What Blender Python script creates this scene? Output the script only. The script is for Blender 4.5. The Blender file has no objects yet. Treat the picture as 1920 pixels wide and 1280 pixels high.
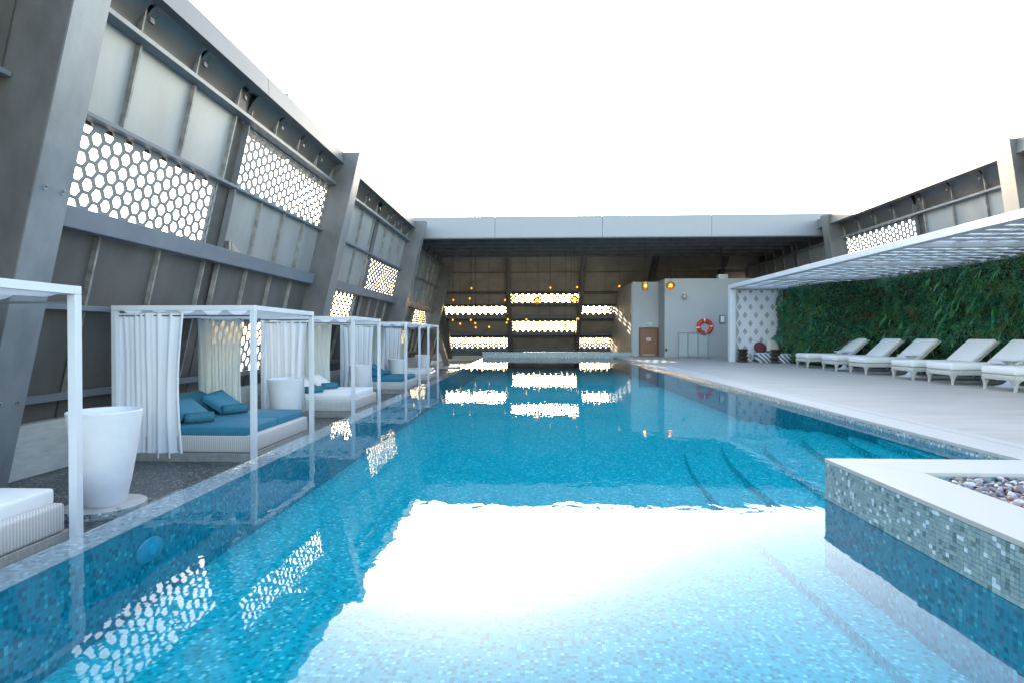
import bpy, bmesh, math, random
from mathutils import Vector, Matrix, noise
random.seed(7)
PI = math.pi
S = bpy.context.scene
COL = S.collection
HC = 1.10                      # camera height above the water (water is z = 0)

# ------------------------------------------------------------------ camera
cd = bpy.data.cameras.new('camera'); cam = bpy.data.objects.new('camera', cd); COL.objects.link(cam)
cd.sensor_width = 36; cd.lens = 36*1030/1920; cd.clip_end = 6000; cd.clip_start = .05
cam.location = (0, 0, HC)
yaw = math.atan(41.7/1030); pitch = math.atan(10.5/1030)
cam.rotation_euler = (PI/2 - pitch, 0, yaw)
S.camera = cam

# ------------------------------------------------------------------ light
SUN_EL, SUN_AZ = math.radians(13.0), math.radians(-6.7)     # azimuth from +Y towards +X
w = bpy.data.worlds.new('World'); S.world = w; w.use_nodes = True
nt = w.node_tree; bg = nt.nodes['Background']
sky = nt.nodes.new('ShaderNodeTexSky'); sky.sky_type = 'NISHITA'; sky.sun_disc = False
sky.sun_elevation = SUN_EL; sky.sun_rotation = SUN_AZ
sky.air_density = 1.0; sky.dust_density = 1.6; sky.ozone_density = .4
nt.links.new(sky.outputs[0], bg.inputs[0]); bg.inputs[1].default_value = .15
sd = bpy.data.lights.new('sun', 'SUN'); sd.energy = 3.5; sd.angle = math.radians(.5); sd.color = (1, .86, .68)
sun = bpy.data.objects.new('sun', sd); COL.objects.link(sun)
sv = Vector((math.sin(SUN_AZ)*math.cos(SUN_EL), math.cos(SUN_AZ)*math.cos(SUN_EL), math.sin(SUN_EL)))
sun.rotation_euler = sv.to_track_quat('Z', 'Y').to_euler()
sun.location = sv*60
S.view_settings.view_transform = 'Standard'; S.view_settings.look = 'None'
S.view_settings.gamma = 1; S.view_settings.exposure = 2.85
S.view_settings.use_curve_mapping = False
S.render.engine = 'CYCLES'
S.cycles.max_bounces = 8; S.cycles.diffuse_bounces = 4; S.cycles.transparent_max_bounces = 12

# ------------------------------------------------------------------ materials
def M(name, col, rough=.6, metal=0, var=.12, scale=3, bump=0, bscale=40, spec=.5, stretch=(1, 1, 1), coat=0):
    m = bpy.data.materials.new(name); m.use_nodes = True
    t = m.node_tree; N = t.nodes; L = t.links; b = N['Principled BSDF']
    tc = N.new('ShaderNodeTexCoord'); mp = N.new('ShaderNodeMapping'); mp.inputs['Scale'].default_value = stretch
    geo = N.new('ShaderNodeNewGeometry')
    L.new(geo.outputs['Position'], mp.inputs['Vector'])
    n1 = N.new('ShaderNodeTexNoise'); n1.inputs['Scale'].default_value = scale; n1.inputs['Detail'].default_value = 6
    n1.inputs['Roughness'].default_value = .62
    L.new(mp.outputs[0], n1.inputs['Vector'])
    r = N.new('ShaderNodeValToRGB'); c = Vector(col)
    r.color_ramp.elements[0].position = .3; r.color_ramp.elements[1].position = .7
    r.color_ramp.elements[0].color = (*[max(0, x*(1-var)) for x in c], 1)
    r.color_ramp.elements[1].color = (*[min(1, x*(1+var)) for x in c], 1)
    L.new(n1.outputs['Fac'], r.inputs['Fac']); L.new(r.outputs[0], b.inputs['Base Color'])
    b.inputs['Roughness'].default_value = rough; b.inputs['Metallic'].default_value = metal
    b.inputs['Specular IOR Level'].default_value = spec
    if coat: b.inputs['Coat Weight'].default_value = coat
    mr = N.new('ShaderNodeMapRange'); mr.inputs['To Min'].default_value = max(.03, rough-.12); mr.inputs['To Max'].default_value = min(1, rough+.12)
    L.new(n1.outputs['Fac'], mr.inputs['Value']); L.new(mr.outputs[0], b.inputs['Roughness'])
    if bump:
        n2 = N.new('ShaderNodeTexNoise'); n2.inputs['Scale'].default_value = bscale; n2.inputs['Detail'].default_value = 4
        L.new(mp.outputs[0], n2.inputs['Vector'])
        bp = N.new('ShaderNodeBump'); bp.inputs['Strength'].default_value = bump; bp.inputs['Distance'].default_value = .01
        L.new(n2.outputs['Fac'], bp.inputs['Height']); L.new(bp.outputs[0], b.inputs['Normal'])
    return m

def mosaic(name, axes, size, stops, rough=.25, grout=(.3, .34, .36), gw=.05, tilt=.12, large=.25, spec=.5):
    """small square tiles, one random colour each; axes = the two position axes that span the face"""
    m = bpy.data.materials.new(name); m.use_nodes = True
    t = m.node_tree; N = t.nodes; L = t.links; b = N['Principled BSDF']
    geo = N.new('ShaderNodeNewGeometry')
    sc = N.new('ShaderNodeVectorMath'); sc.operation = 'SCALE'; sc.inputs['Scale'].default_value = 1/size
    L.new(geo.outputs['Position'], sc.inputs[0])
    sp = N.new('ShaderNodeSeparateXYZ'); L.new(sc.outputs[0], sp.inputs[0])
    cb = N.new('ShaderNodeCombineXYZ')
    L.new(sp.outputs[axes[0]], cb.inputs[0]); L.new(sp.outputs[axes[1]], cb.inputs[1])
    fl = N.new('ShaderNodeVectorMath'); fl.operation = 'FLOOR'; L.new(cb.outputs[0], fl.inputs[0])
    fr = N.new('ShaderNodeVectorMath'); fr.operation = 'FRACTION'; L.new(cb.outputs[0], fr.inputs[0])
    wn = N.new('ShaderNodeTexWhiteNoise'); wn.noise_dimensions = '3D'; L.new(fl.outputs[0], wn.inputs['Vector'])
    # a slow drift so that tile mixes are not even
    n1 = N.new('ShaderNodeTexNoise'); n1.inputs['Scale'].default_value = .9; n1.inputs['Detail'].default_value = 4
    L.new(geo.outputs['Position'], n1.inputs['Vector'])
    ad = N.new('ShaderNodeMath'); ad.operation = 'MULTIPLY_ADD'; ad.inputs[1].default_value = large; L.new(n1.outputs['Fac'], ad.inputs[0])
    ms = N.new('ShaderNodeMath'); ms.operation = 'SUBTRACT'; ms.inputs[1].default_value = large/2; L.new(wn.outputs['Value'], ms.inputs[0])
    L.new(ms.outputs[0], ad.inputs[2])
    r = N.new('ShaderNodeValToRGB'); r.color_ramp.interpolation = 'CONSTANT'
    els = r.color_ramp.elements
    while len(els) < len(stops): els.new(.5)
    for e, (p, c) in zip(els, stops): e.position = p; e.color = (*c, 1)
    L.new(ad.outputs[0], r.inputs['Fac'])
    # grout mask
    s2 = N.new('ShaderNodeVectorMath'); s2.operation = 'SUBTRACT'; s2.inputs[1].default_value = (.5, .5, 0); L.new(fr.outputs[0], s2.inputs[0])
    ab = N.new('ShaderNodeVectorMath'); ab.operation = 'ABSOLUTE'; L.new(s2.outputs[0], ab.inputs[0])
    se = N.new('ShaderNodeSeparateXYZ'); L.new(ab.outputs[0], se.inputs[0])
    mx = N.new('ShaderNodeMath'); mx.operation = 'MAXIMUM'; L.new(se.outputs[0], mx.inputs[0]); L.new(se.outputs[1], mx.inputs[1])
    gt = N.new('ShaderNodeMath'); gt.operation = 'GREATER_THAN'; gt.inputs[1].default_value = .5-gw; L.new(mx.outputs[0], gt.inputs[0])
    mi = N.new('ShaderNodeMix'); mi.data_type = 'RGBA'; L.new(gt.outputs[0], mi.inputs[0]); L.new(r.outputs[0], mi.inputs[6]); mi.inputs[7].default_value = (*grout, 1)
    L.new(mi.outputs[2], b.inputs['Base Color'])
    b.inputs['Roughness'].default_value = rough; b.inputs['Specular IOR Level'].default_value = spec
    # each tile is set at a slightly different tilt, so that some glint
    w2 = N.new('ShaderNodeTexWhiteNoise'); w2.noise_dimensions = '3D'
    of = N.new('ShaderNodeVectorMath'); of.operation = 'ADD'; of.inputs[1].default_value = (17, 5, 3); L.new(fl.outputs[0], of.inputs[0]); L.new(of.outputs[0], w2.inputs['Vector'])
    su = N.new('ShaderNodeVectorMath'); su.operation = 'SUBTRACT'; su.inputs[1].default_value = (.5, .5, .5); L.new(w2.outputs['Color'], su.inputs[0])
    sl = N.new('ShaderNodeVectorMath'); sl.operation = 'SCALE'; sl.inputs['Scale'].default_value = tilt; L.new(su.outputs[0], sl.inputs[0])
    an = N.new('ShaderNodeVectorMath'); an.operation = 'ADD'; L.new(geo.outputs['Normal'], an.inputs[0]); L.new(sl.outputs[0], an.inputs[1])
    no = N.new('ShaderNodeVectorMath'); no.operation = 'NORMALIZE'; L.new(an.outputs[0], no.inputs[0]); L.new(no.outputs[0], b.inputs['Normal'])
    return m

def sheer(name, col, trans=.5, clear=0):
    m = bpy.data.materials.new(name); m.use_nodes = True
    t = m.node_tree; N = t.nodes; L = t.links; N.remove(N['Principled BSDF']); out = N['Material Output']
    d = N.new('ShaderNodeBsdfDiffuse'); d.inputs[0].default_value = (*col, 1)
    tr = N.new('ShaderNodeBsdfTranslucent'); tr.inputs[0].default_value = (*[c*.95 for c in col], 1)
    mx = N.new('ShaderNodeMixShader'); mx.inputs[0].default_value = trans
    L.new(d.outputs[0], mx.inputs[1]); L.new(tr.outputs[0], mx.inputs[2])
    geo = N.new('ShaderNodeNewGeometry'); wv = N.new('ShaderNodeTexNoise'); wv.inputs['Scale'].default_value = 220
    L.new(geo.outputs['Position'], wv.inputs['Vector'])
    bp = N.new('ShaderNodeBump'); bp.inputs['Strength'].default_value = .15; L.new(wv.outputs['Fac'], bp.inputs['Height']); L.new(bp.outputs[0], d.inputs['Normal'])
    if clear:
        tp = N.new('ShaderNodeBsdfTransparent'); m2 = N.new('ShaderNodeMixShader'); m2.inputs[0].default_value = clear
        L.new(mx.outputs[0], m2.inputs[1]); L.new(tp.outputs[0], m2.inputs[2]); L.new(m2.outputs[0], out.inputs[0])
    else: L.new(mx.outputs[0], out.inputs[0])
    return m

def wicker(name, c1, c2, pitch=.012):
    m = bpy.data.materials.new(name); m.use_nodes = True
    t = m.node_tree; N = t.nodes; L = t.links; b = N['Principled BSDF']
    geo = N.new('ShaderNodeNewGeometry')
    sp = N.new('ShaderNodeSeparateXYZ'); L.new(geo.outputs['Position'], sp.inputs[0])
    a = N.new('ShaderNodeMath'); a.operation = 'ADD'; L.new(sp.outputs[0], a.inputs[0]); L.new(sp.outputs[1], a.inputs[1])
    def wave(sock, p):
        m1 = N.new('ShaderNodeMath'); m1.operation = 'MULTIPLY'; m1.inputs[1].default_value = 2*PI/p; L.new(sock, m1.inputs[0])
        s = N.new('ShaderNodeMath'); s.operation = 'SINE'; L.new(m1.outputs[0], s.inputs[0]); return s
    s1, s2 = wave(a.outputs[0], pitch*3), wave(sp.outputs[2], pitch)
    mm = N.new('ShaderNodeMath'); mm.operation = 'MULTIPLY'; L.new(s1.outputs[0], mm.inputs[0]); L.new(s2.outputs[0], mm.inputs[1])
    ad = N.new('ShaderNodeMath'); ad.operation = 'MULTIPLY_ADD'; ad.inputs[1].default_value = .3; L.new(mm.outputs[0], ad.inputs[0])
    m5 = N.new('ShaderNodeMath'); m5.operation = 'MULTIPLY_ADD'; m5.inputs[1].default_value = .25; m5.inputs[2].default_value = .5; L.new(s1.outputs[0], m5.inputs[0])
    L.new(m5.outputs[0], ad.inputs[2])
    r = N.new('ShaderNodeValToRGB'); r.color_ramp.elements[0].color = (*c1, 1); r.color_ramp.elements[1].color = (*c2, 1)
    L.new(ad.outputs[0], r.inputs[0]); L.new(r.outputs[0], b.inputs['Base Color']); b.inputs['Roughness'].default_value = .6
    bp = N.new('ShaderNodeBump'); bp.inputs['Strength'].default_value = .6; bp.inputs['Distance'].default_value = .004
    L.new(ad.outputs[0], bp.inputs['Height']); L.new(bp.outputs[0], b.inputs['Normal'])
    return m

def emit(name, col, s):
    m = bpy.data.materials.new(name); m.use_nodes = True; b = m.node_tree.nodes['Principled BSDF']
    b.inputs['Base Color'].default_value = (*col, 1); b.inputs['Emission Color'].default_value = (*col, 1); b.inputs['Emission Strength'].default_value = s
    return m

steel = M('painted_steel', (.145, .14, .138), .5, .25, .24, 2.1, .12, 30, stretch=(1, 1, .5))
steel_lite = M('light_painted_steel', (.215, .225, .24), .42, .3, .2, 2.3, .1, 30, stretch=(1, 1, .5))
ledge_m = M('ledge_steel', (.17, .19, .22), .5, .2, .1, 2, .05, 30)
panel_m = M('wall_panel_sheet', (.34, .34, .335), .45, .3, .14, 1.6, .05, 12, stretch=(1, 1, .3))
panel_dk = M('dark_wall_panel_sheet', (.115, .107, .10), .5, .25, .22, 1.8, .06, 12, stretch=(1, 1, .3))
strip_m = M('brown_web_steel', (.115, .105, .098), .5, .3, .25, 4, .1, 40)
rib_m = M('weathered_rib', (.27, .26, .24), .55, .3, .4, 5, .2, 30)
duct_m = M('curved_sheet', (.15, .145, .145), .32, .6, .12, 1.2)
screen_m = M('screen_grey', (.2, .205, .21), .55, .1, .1, 5)
fascia_m = M('fascia_cladding', (.25, .248, .262), .45, .25, .06, .7, .03, 10)
fascia_l = M('roof_edge_cladding', (.15, .157, .163), .5, .2, .08, .9, .03, 10)
fascia_r = M('sun_tinted_cladding', (.2, .185, .165), .5, .1, .12, 1.2, .05, 20)  # warmth of the low sun is put into this colour
white_metal = M('white_powder_coat', (.62, .64, .67), .38, 0, .03, 3)
white_matt = M('white_plastic', (.68, .69, .73), .55, 0, .04, 6, .1, 60)
plaster = M('white_plaster', (.40, .395, .385), .85, 0, .05, 1.2, .15, 60)
concrete = M('plinth_concrete', (.42, .41, .38), .85, 0, .14, 5, .3, 90, stretch=(1, 1, 4))
hall_panel = M('hall_panel_sheet', (.25, .215, .175), .5, .2, .2, 1.2, .06, 12)  # brown sheet, lightened and warmed to imitate the glow in the hall
dark_ceiling = M('dark_ceiling', (.14, .132, .13), .6, .1, .25, 1.5)
dark_beam = M('dark_beam', (.17, .16, .155), .55, .15, .25, 2)
cushion_m = M('white_cushion', (.72, .71, .69), .85, 0, .02, 8, .12, 90)
teal_m = M('teal_canvas', (.028, .17, .25), .8, 0, .1, 6, .15, 160)
teal_dk = M('dark_teal_canvas', (.02, .115, .17), .85, 0, .1, 6, .15, 160)
teal_towel = M('teal_towel', (.035, .16, .22), .95, 0, .2, 40, .8, 220)
deck_m = M('deck_stone', (.385, .36, .33), .6, 0, .16, 1.6, .06, 60, stretch=(.4, 2.4, 1))
coping_m = M('coping_stone', (.43, .415, .395), .5, 0, .03, 2, .03, 60)
coping_edge = M('coping_edge', (.36, .37, .36), .6, 0, .1, 4)
grate_m = M('gutter_grating', (.47, .455, .44), .5, 0, .04, 20, .3, 140)
wood_plat = M('platform_board', (.28, .27, .25), .6, 0, .2, 9, .2, 40, stretch=(1, 6, 1))
wood_dark = M('dark_carved_wood', (.035, .022, .018), .35, 0, .4, 12, .2, 60)
door_m = M('brown_door_wood', (.22, .085, .04), .45, 0, .15, 4, .1, 40, stretch=(6, 6, 1))
door_fr = M('door_frame_wood', (.11, .045, .022), .45, 0, .15, 4)
steel_rail = M('brushed_steel', (.28, .28, .27), .35, .9, .15, 10)
brass = M('brass', (.5, .3, .06), .35, .9, .2, 14)
green_dk = M('green_backing', (.012, .03, .016), .95, 0, .4, 6, .5, 30)
soil_m = M('sandy_ground', (.55, .5, .42), .95, 0, .2, .01)
red_m = M('red_orange_plastic', (.6, .035, .015), .4, 0, .06, 8)
band_m = M('reflective_white_band', (.85, .85, .85), .4, 0, .02, 8)
black_m = M('black_plastic', (.02, .02, .02), .5, 0, .2, 8)
sign_green = emit('exit_sign_green', (.04, .2, .09), .08)
sign_white = M('sign_white', (.7, .72, .7), .5, 0, .02, 8)
bulb_m = emit('lamp_glow', (1, .42, .04), 1.6)
amber = M('amber_glass', (.6, .25, .03), .25, .2, .2, 30)
maroon_m = M('maroon_fabric', (.12, .03, .04), .85, 0, .1, 10, .2, 100)
curtain_m = sheer('white_voile', (.8, .81, .85), .18, .0)
curtain_b = sheer('thin_white_voile', (.66, .71, .68), .24, .02)
canopy_m = sheer('canopy_fabric', (.85, .86, .88), .45)
wick_bed = wicker('pale_wicker', (.33, .30, .28), (.72, .68, .64), .009)
wick_lo = wicker('grey_wicker', (.36, .36, .33), (.62, .62, .57), .008)
glass_m = bpy.data.materials.new('clear_glass'); glass_m.use_nodes = True
b_ = glass_m.node_tree.nodes['Principled BSDF']; b_.inputs['Transmission Weight'].default_value = .9; b_.inputs['Roughness'].default_value = .05
b_.inputs['Base Color'].default_value = (.9, .95, .93, 1); b_.inputs['IOR'].default_value = 1.05

GREY = [(0, (.10, .15, .155)), (.12, (.22, .29, .30)), (.45, (.27, .34, .345)), (.62, (.22, .30, .33)), (.76, (.33, .40, .38)), (.9, (.55, .64, .68))]
WEIR = [(0, (.52, .50, .50)), (.2, (.68, .65, .65)), (.5, (.78, .75, .75)), (.75, (.64, .62, .64)), (.88, (.95, .93, .93))]
BLUE = [(0, (.003, .42, .48)), (.18, (.008, .58, .66)), (.5, (.016, .70, .76)), (.75, (.01, .64, .72)), (.9, (.2, .93, .93))]
BLUEW = [(0, (.001, .28, .36)), (.2, (.002, .40, .50)), (.5, (.003, .49, .58)), (.8, (.002, .45, .54)), (.94, (.05, .68, .72))]
DARK = [(0, (.03, .033, .034)), (.4, (.06, .063, .062)), (.62, (.09, .09, .085)), (.8, (.13, .13, .12)), (.93, (.33, .34, .33))]
T = .0222
mos_pool = mosaic('pool_floor_mosaic', (0, 1), T, BLUE, .5, (.005, .56, .6), .04, .3, spec=.02)
mos_riser = mosaic('step_riser_mosaic', (1, 2), T, [(p_, tuple(min(1, 1.05*v_) for v_ in c_)) for p_, c_ in BLUE], .5, (.004, .45, .5), .04, spec=.02)
mos_wall_y = mosaic('pool_wall_mosaic', (1, 2), T, BLUEW, .5, (.002, .35, .42), .05, spec=.02)
mos_wall_x = mosaic('pool_end_mosaic', (0, 2), T, BLUEW, .5, (.002, .35, .42), .05, spec=.02)
mos_weir = mosaic('weir_mosaic', (0, 1), T, WEIR, .2, (.42, .45, .46), .05, .25)
mos_grey_y = mosaic('planter_mosaic', (1, 2), T, GREY, .3)
mos_grey_x = mosaic('end_wall_mosaic', (0, 2), T, GREY, .3)
mos_dark = mosaic('dark_floor_mosaic', (0, 1), T, DARK, .35, (.05, .05, .05), .05)

def water_mat():
    m = bpy.data.materials.new('pool_water'); m.use_nodes = True
    t = m.node_tree; N = t.nodes; L = t.links; N.remove(N['Principled BSDF']); out = N['Material Output']
    geo = N.new('ShaderNodeNewGeometry')
    def nz(scale, stretch, det=2):
        mp = N.new('ShaderNodeMapping'); mp.inputs['Scale'].default_value = stretch; L.new(geo.outputs['Position'], mp.inputs['Vector'])
        n = N.new('ShaderNodeTexNoise'); n.inputs['Scale'].default_value = scale; n.inputs['Detail'].default_value = det
        n.inputs['Distortion'].default_value = .3
        L.new(mp.outputs[0], n.inputs['Vector']); return n
    a, b = nz(7, (1, .75, 1)), nz(2.2, (1, .7, 1), 1)
    ad = N.new('ShaderNodeMath'); ad.operation = 'MULTIPLY_ADD'; ad.inputs[1].default_value = 1.6; L.new(b.outputs['Fac'], ad.inputs[0]); L.new(a.outputs['Fac'], ad.inputs[2])
    bp = N.new('ShaderNodeBump'); bp.inputs['Strength'].default_value = 1; bp.inputs['Distance'].default_value = .0009
    L.new(ad.outputs[0], bp.inputs['Height'])
    fr = N.new('ShaderNodeFresnel'); fr.inputs['IOR'].default_value = 1.34; L.new(bp.outputs[0], fr.inputs['Normal'])
    gl = N.new('ShaderNodeBsdfGlossy'); gl.inputs['Roughness'].default_value = .0; L.new(bp.outputs[0], gl.inputs['Normal'])
    tp = N.new('ShaderNodeBsdfTransparent'); tp.inputs[0].default_value = (.87, .97, .985, 1)
    mx = N.new('ShaderNodeMixShader'); L.new(fr.outputs[0], mx.inputs[0]); L.new(tp.outputs[0], mx.inputs[1]); L.new(gl.outputs[0], mx.inputs[2])
    L.new(mx.outputs[0], out.inputs[0])
    return m
water_m = water_mat()

# ------------------------------------------------------------------ mesh helpers
class MB:
    def __init__(s): s.V = []; s.F = []
    def add(s, V, F):
        o = len(s.V); s.V += [tuple(v) for v in V]; s.F += [tuple(o+i for i in f) for f in F]; return s
    def box(s, x0, x1, y0, y1, z0, z1, M4=None):
        V = [Vector((x, y, z)) for z in (z0, z1) for y in (y0, y1) for x in (x0, x1)]
        if M4 is not None: V = [M4 @ v for v in V]
        return s.add(V, [(0, 2, 3, 1), (4, 5, 7, 6), (0, 1, 5, 4), (2, 6, 7, 3), (0, 4, 6, 2), (1, 3, 7, 5)])
    def hexa(s, P):      # 8 points: bottom 4 ccw, top 4 ccw
        return s.add(P, [(3, 2, 1, 0), (4, 5, 6, 7), (0, 1, 5, 4), (1, 2, 6, 5), (2, 3, 7, 6), (3, 0, 4, 7)])
    def tube(s, p0, p1, r0, r1=None, n=8, caps=True):
        r1 = r0 if r1 is None else r1
        p0, p1 = Vector(p0), Vector(p1); q = (p1-p0).to_track_quat('Z', 'Y')
        V = []
        for p, r in ((p0, r0), (p1, r1)):
            for i in range(n):
                a = 2*PI*i/n; V.append(p + q @ Vector((r*math.cos(a), r*math.sin(a), 0)))
        F = [(i, (i+1) % n, n+(i+1) % n, n+i) for i in range(n)]
        if caps: F += [tuple(range(n-1, -1, -1)), tuple(range(n, 2*n))]
        return s.add(V, F)
    def lathe(s, prof, n=24, c=(0, 0, 0)):
        V = [(c[0]+r*math.cos(2*PI*i/n), c[1]+r*math.sin(2*PI*i/n), c[2]+z) for r, z in prof for i in range(n)]
        F = [(j*n+i, j*n+(i+1) % n, (j+1)*n+(i+1) % n, (j+1)*n+i) for j in range(len(prof)-1) for i in range(n)]
        if prof[0][0] > 1e-4: F.append(tuple(range(n-1, -1, -1)))
        if prof[-1][0] > 1e-4: F.append(tuple((len(prof)-1)*n+i for i in range(n)))
        return s.add(V, F)
    def grid(s, fn, nu, nv):
        V = [fn(i/nu, j/nv) for j in range(nv+1) for i in range(nu+1)]
        return s.add(V, [(j*(nu+1)+i, j*(nu+1)+i+1, (j+1)*(nu+1)+i+1, (j+1)*(nu+1)+i) for j in range(nv) for i in range(nu)])
    def mesh(s, name, mat, smooth=False):
        me = bpy.data.meshes.new(name); me.from_pydata([tuple(v) for v in s.V], [], s.F)
        me.materials.append(mat); me.update()
        if smooth:
            me.polygons.foreach_set('use_smooth', [True]*len(me.polygons))
        return me

def obj(name, mb, mat, parent=None, smooth=False, bev=0, off=None, seg=2, angle=None):
    if isinstance(mb, MB):
        if off is not None: mb.V = [(v[0]-off[0], v[1]-off[1], v[2]-off[2]) for v in mb.V]
        me = mb.mesh(name, mat, smooth)
    else: me = mb
    o = bpy.data.objects.new(name, me); COL.objects.link(o)
    if parent is not None: o.parent = parent
    if bev:
        b = o.modifiers.new('bevel', 'BEVEL'); b.width = bev; b.segments = seg; b.limit_method = 'ANGLE'; b.angle_limit = math.radians(40)
        b.harden_normals = False
    if smooth and angle:
        me.set_sharp_from_angle(angle=math.radians(angle))
    return o

def tag(o, label, cat, group=None):
    o['label'] = label; o['category'] = cat
    if group: o['group'] = group
    return o
def thing(name, label, cat, loc=(0, 0, 0), rz=0, group=None):
    o = bpy.data.objects.new(name, None); COL.objects.link(o); o.empty_display_size = .2
    o.location = loc; o.rotation_euler = (0, 0, rz)
    return tag(o, label, cat, group)
def struct(name, mb, mat, **k):
    o = obj(name, mb, mat, **k); o['kind'] = 'structure'; return o
def piece(name, me, parent, loc=(0, 0, 0), rot=(0, 0, 0), scale=(1, 1, 1)):
    o = bpy.data.objects.new(name, me); COL.objects.link(o); o.parent = parent
    o.location = loc; o.rotation_euler = rot; o.scale = scale; return o
def copy_tree(o, parent=None):
    c = o.copy(); COL.objects.link(c)
    if parent is not None: c.parent = parent
    for ch in [x for x in list(COL.objects) if x.parent is o]: copy_tree(ch, c)
    return c

def rounded(sx, sy, sz, r, seg=3, puff=0):
    """soft rounded box centred on the origin, z from 0 to sz"""
    bm = bmesh.new(); bmesh.ops.create_cube(bm, size=1)
    for v in bm.verts: v.co = Vector((v.co.x*sx, v.co.y*sy, (v.co.z+.5)*sz))
    if puff:
        bmesh.ops.subdivide_edges(bm, edges=bm.edges[:], cuts=6, use_grid_fill=True)
        for v in bm.verts:
            fx, fy = max(0, 1-(2*v.co.x/sx)**4), max(0, 1-(2*v.co.y/sy)**4)
            v.co.z += (1 if v.co.z > sz/2 else -1)*puff*math.sqrt(fx*fy)*(1 if v.co.z > sz*.6 or v.co.z < sz*.4 else 0)
            dz = 1-abs(2*v.co.z/sz-1)
    else:
        bmesh.ops.bevel(bm, geom=bm.edges[:]+bm.verts[:], offset=r, segments=seg, profile=.5, affect='EDGES')
    m = MB(); bm.verts.ensure_lookup_table()
    m.V = [tuple(v.co) for v in bm.verts]; m.F = [tuple(v.index for v in f.verts) for f in bm.faces]; bm.free(); return m

# ------------------------------------------------------------------ the setting
FAR = 28.1         # far end of the pool
XL, XLI, XR = -2.55, -2.33, 4.03
NEAR = -7
DECK = .08; LOW = -.65; BOT = -.53
g = MB(); g.add([(-3000, -3000, -38), (3000, -3000, -38), (3000, 3000, -38), (-3000, 3000, -38)], [(0, 1, 2, 3)])
struct('ground', g, soil_m)
# pool basin
g = MB(); g.add([(XLI, NEAR, BOT), (XR, NEAR, BOT), (XR, FAR, BOT), (XLI, FAR, BOT)], [(0, 1, 2, 3)])
struct('pool_floor', g, mos_pool)
g = MB(); g.add([(XLI, NEAR, BOT), (XLI, FAR, BOT), (XLI, FAR, -.018), (XLI, NEAR, -.018)], [(0, 1, 2, 3)])
struct('pool_wall', g, mos_wall_y)
g = MB(); g.add([(XR, NEAR, BOT), (XR, FAR, BOT), (XR, FAR, 0), (XR, NEAR, 0)], [(3, 2, 1, 0)])
struct('pool_wall', g, mos_wall_y)
g = MB(); g.add([(XLI, FAR, BOT), (XR, FAR, BOT), (XR, FAR, 0), (XLI, FAR, 0)], [(3, 2, 1, 0)])
struct('pool_wall', g, mos_wall_x)
g = MB(); g.add([(XL-.06, NEAR, BOT), (XR, NEAR, BOT), (XR, NEAR, .06), (XL-.06, NEAR, .06)], [(0, 1, 2, 3)])
struct('pool_wall', g, mos_wall_x)
g = MB(); g.add([(XR, NEAR, 0), (XR, FAR+.3, 0), (XR, FAR+.3, DECK-.02), (XR, NEAR, DECK-.02)], [(3, 2, 1, 0)])
struct('waterline_tiles', g, mos_grey_y)
# overflow edge on the left, under a film of water
g = MB(); g.box(XL, XLI-.001, NEAR, FAR, LOW-.3, -.014)
struct('overflow_edge', g, mos_weir)
# entry steps, rounded at their far ends
for i, (xe, yf) in enumerate([(1.70, 10.2), (2.15, 9.37), (2.62, 8.5), (3.12, 7.9), (3.58, 7.1), (3.88, 6.6)]):
    z = BOT + (i+1)*.072
    P = [(XR, 0), (xe, 0), (xe, 4.6)]
    for k in range(1, 25):
        a = PI/2*k/24; P.append((XR-(XR-xe)*math.cos(a), 4.6+(yf-4.6)*math.sin(a)))
    n = len(P); m = MB()
    m.add([(x, y, z) for x, y in P], [tuple(range(n-1, -1, -1))])
    m2 = MB(); m2.add([(x, y, z) for x, y in P]+[(x, y, z-.072) for x, y in P], [(k, k+1, n+k+1, n+k) for k in range(n-1)])
    st = struct('pool_step', m, mos_pool); ri = obj('step_riser', m2, mos_riser, st, smooth=True)
# water
g = MB(); nx, ny = 2, 2
g.add([(XL, NEAR, 0), (XR-.001, NEAR, 0), (XR-.001, FAR-.001, 0), (XL, FAR-.001, 0)], [(0, 1, 2, 3)])
struct('water', g, water_m)

# right-hand deck
DX0 = XR+.38
g = MB(); g.box(DX0+.2, 13.5, NEAR, 37, DECK-.3, DECK); deck = struct('deck', g, deck_m)
cs = MB(); cs.box(-.405, -.002, .002, .998, -.03, 0)
cop = cs.mesh('coping_stone', coping_m)
for k in range(NEAR, 29):
    piece('coping_slab', cop, deck, (DX0+.018, k, DECK+.003*math.sin(k*7)*.2))
g = MB(); g.box(XR+.002, DX0+.2, NEAR, 37, DECK-.4, DECK-.032); struct('coping_bed', g, coping_edge)
gr = MB(); gr.box(DX0+.02, DX0+.2, NEAR, 29, DECK-.03, DECK-.012)
for k in range(int((29-0)/.045)):
    y = .0+k*.045; gr.box(DX0+.025, DX0+.195, y, y+.03, DECK-.012, DECK+.001)
o = obj('gutter_grating', gr, grate_m, deck); o['kind'] = 'stuff'
g = MB(); g.box(XR, 13.5, 28.9, 37, DECK-.3, DECK-.001)

# lower left deck
g = MB(); g.box(-9, XL-.001, NEAR, 37, LOW-.3, LOW); struct('lower_deck', g, mos_dark)

# ------------------------------------------------------------------ walls of steel sheets and hexagon screens
LEAN = .231
def LW(y, zr, d):           # left wall: y, height above camera, distance behind the columns' inner edge
    return Vector((-(5.65+d-LEAN*zr), y, zr+HC))
LR = .155
def RW(y, zr, d):
    return Vector((12.55+d-LR*zr, y, zr+HC))

def slab(W, y0, y1, z0, z1, d0, d1):
    m = MB(); P = [W(y0, z0, d0), W(y1, z0, d0), W(y1, z0, d1), W(y0, z0, d1), W(y0, z1, d0), W(y1, z1, d0), W(y1, z1, d1), W(y0, z1, d1)]
    return m.hexa(P)

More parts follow.
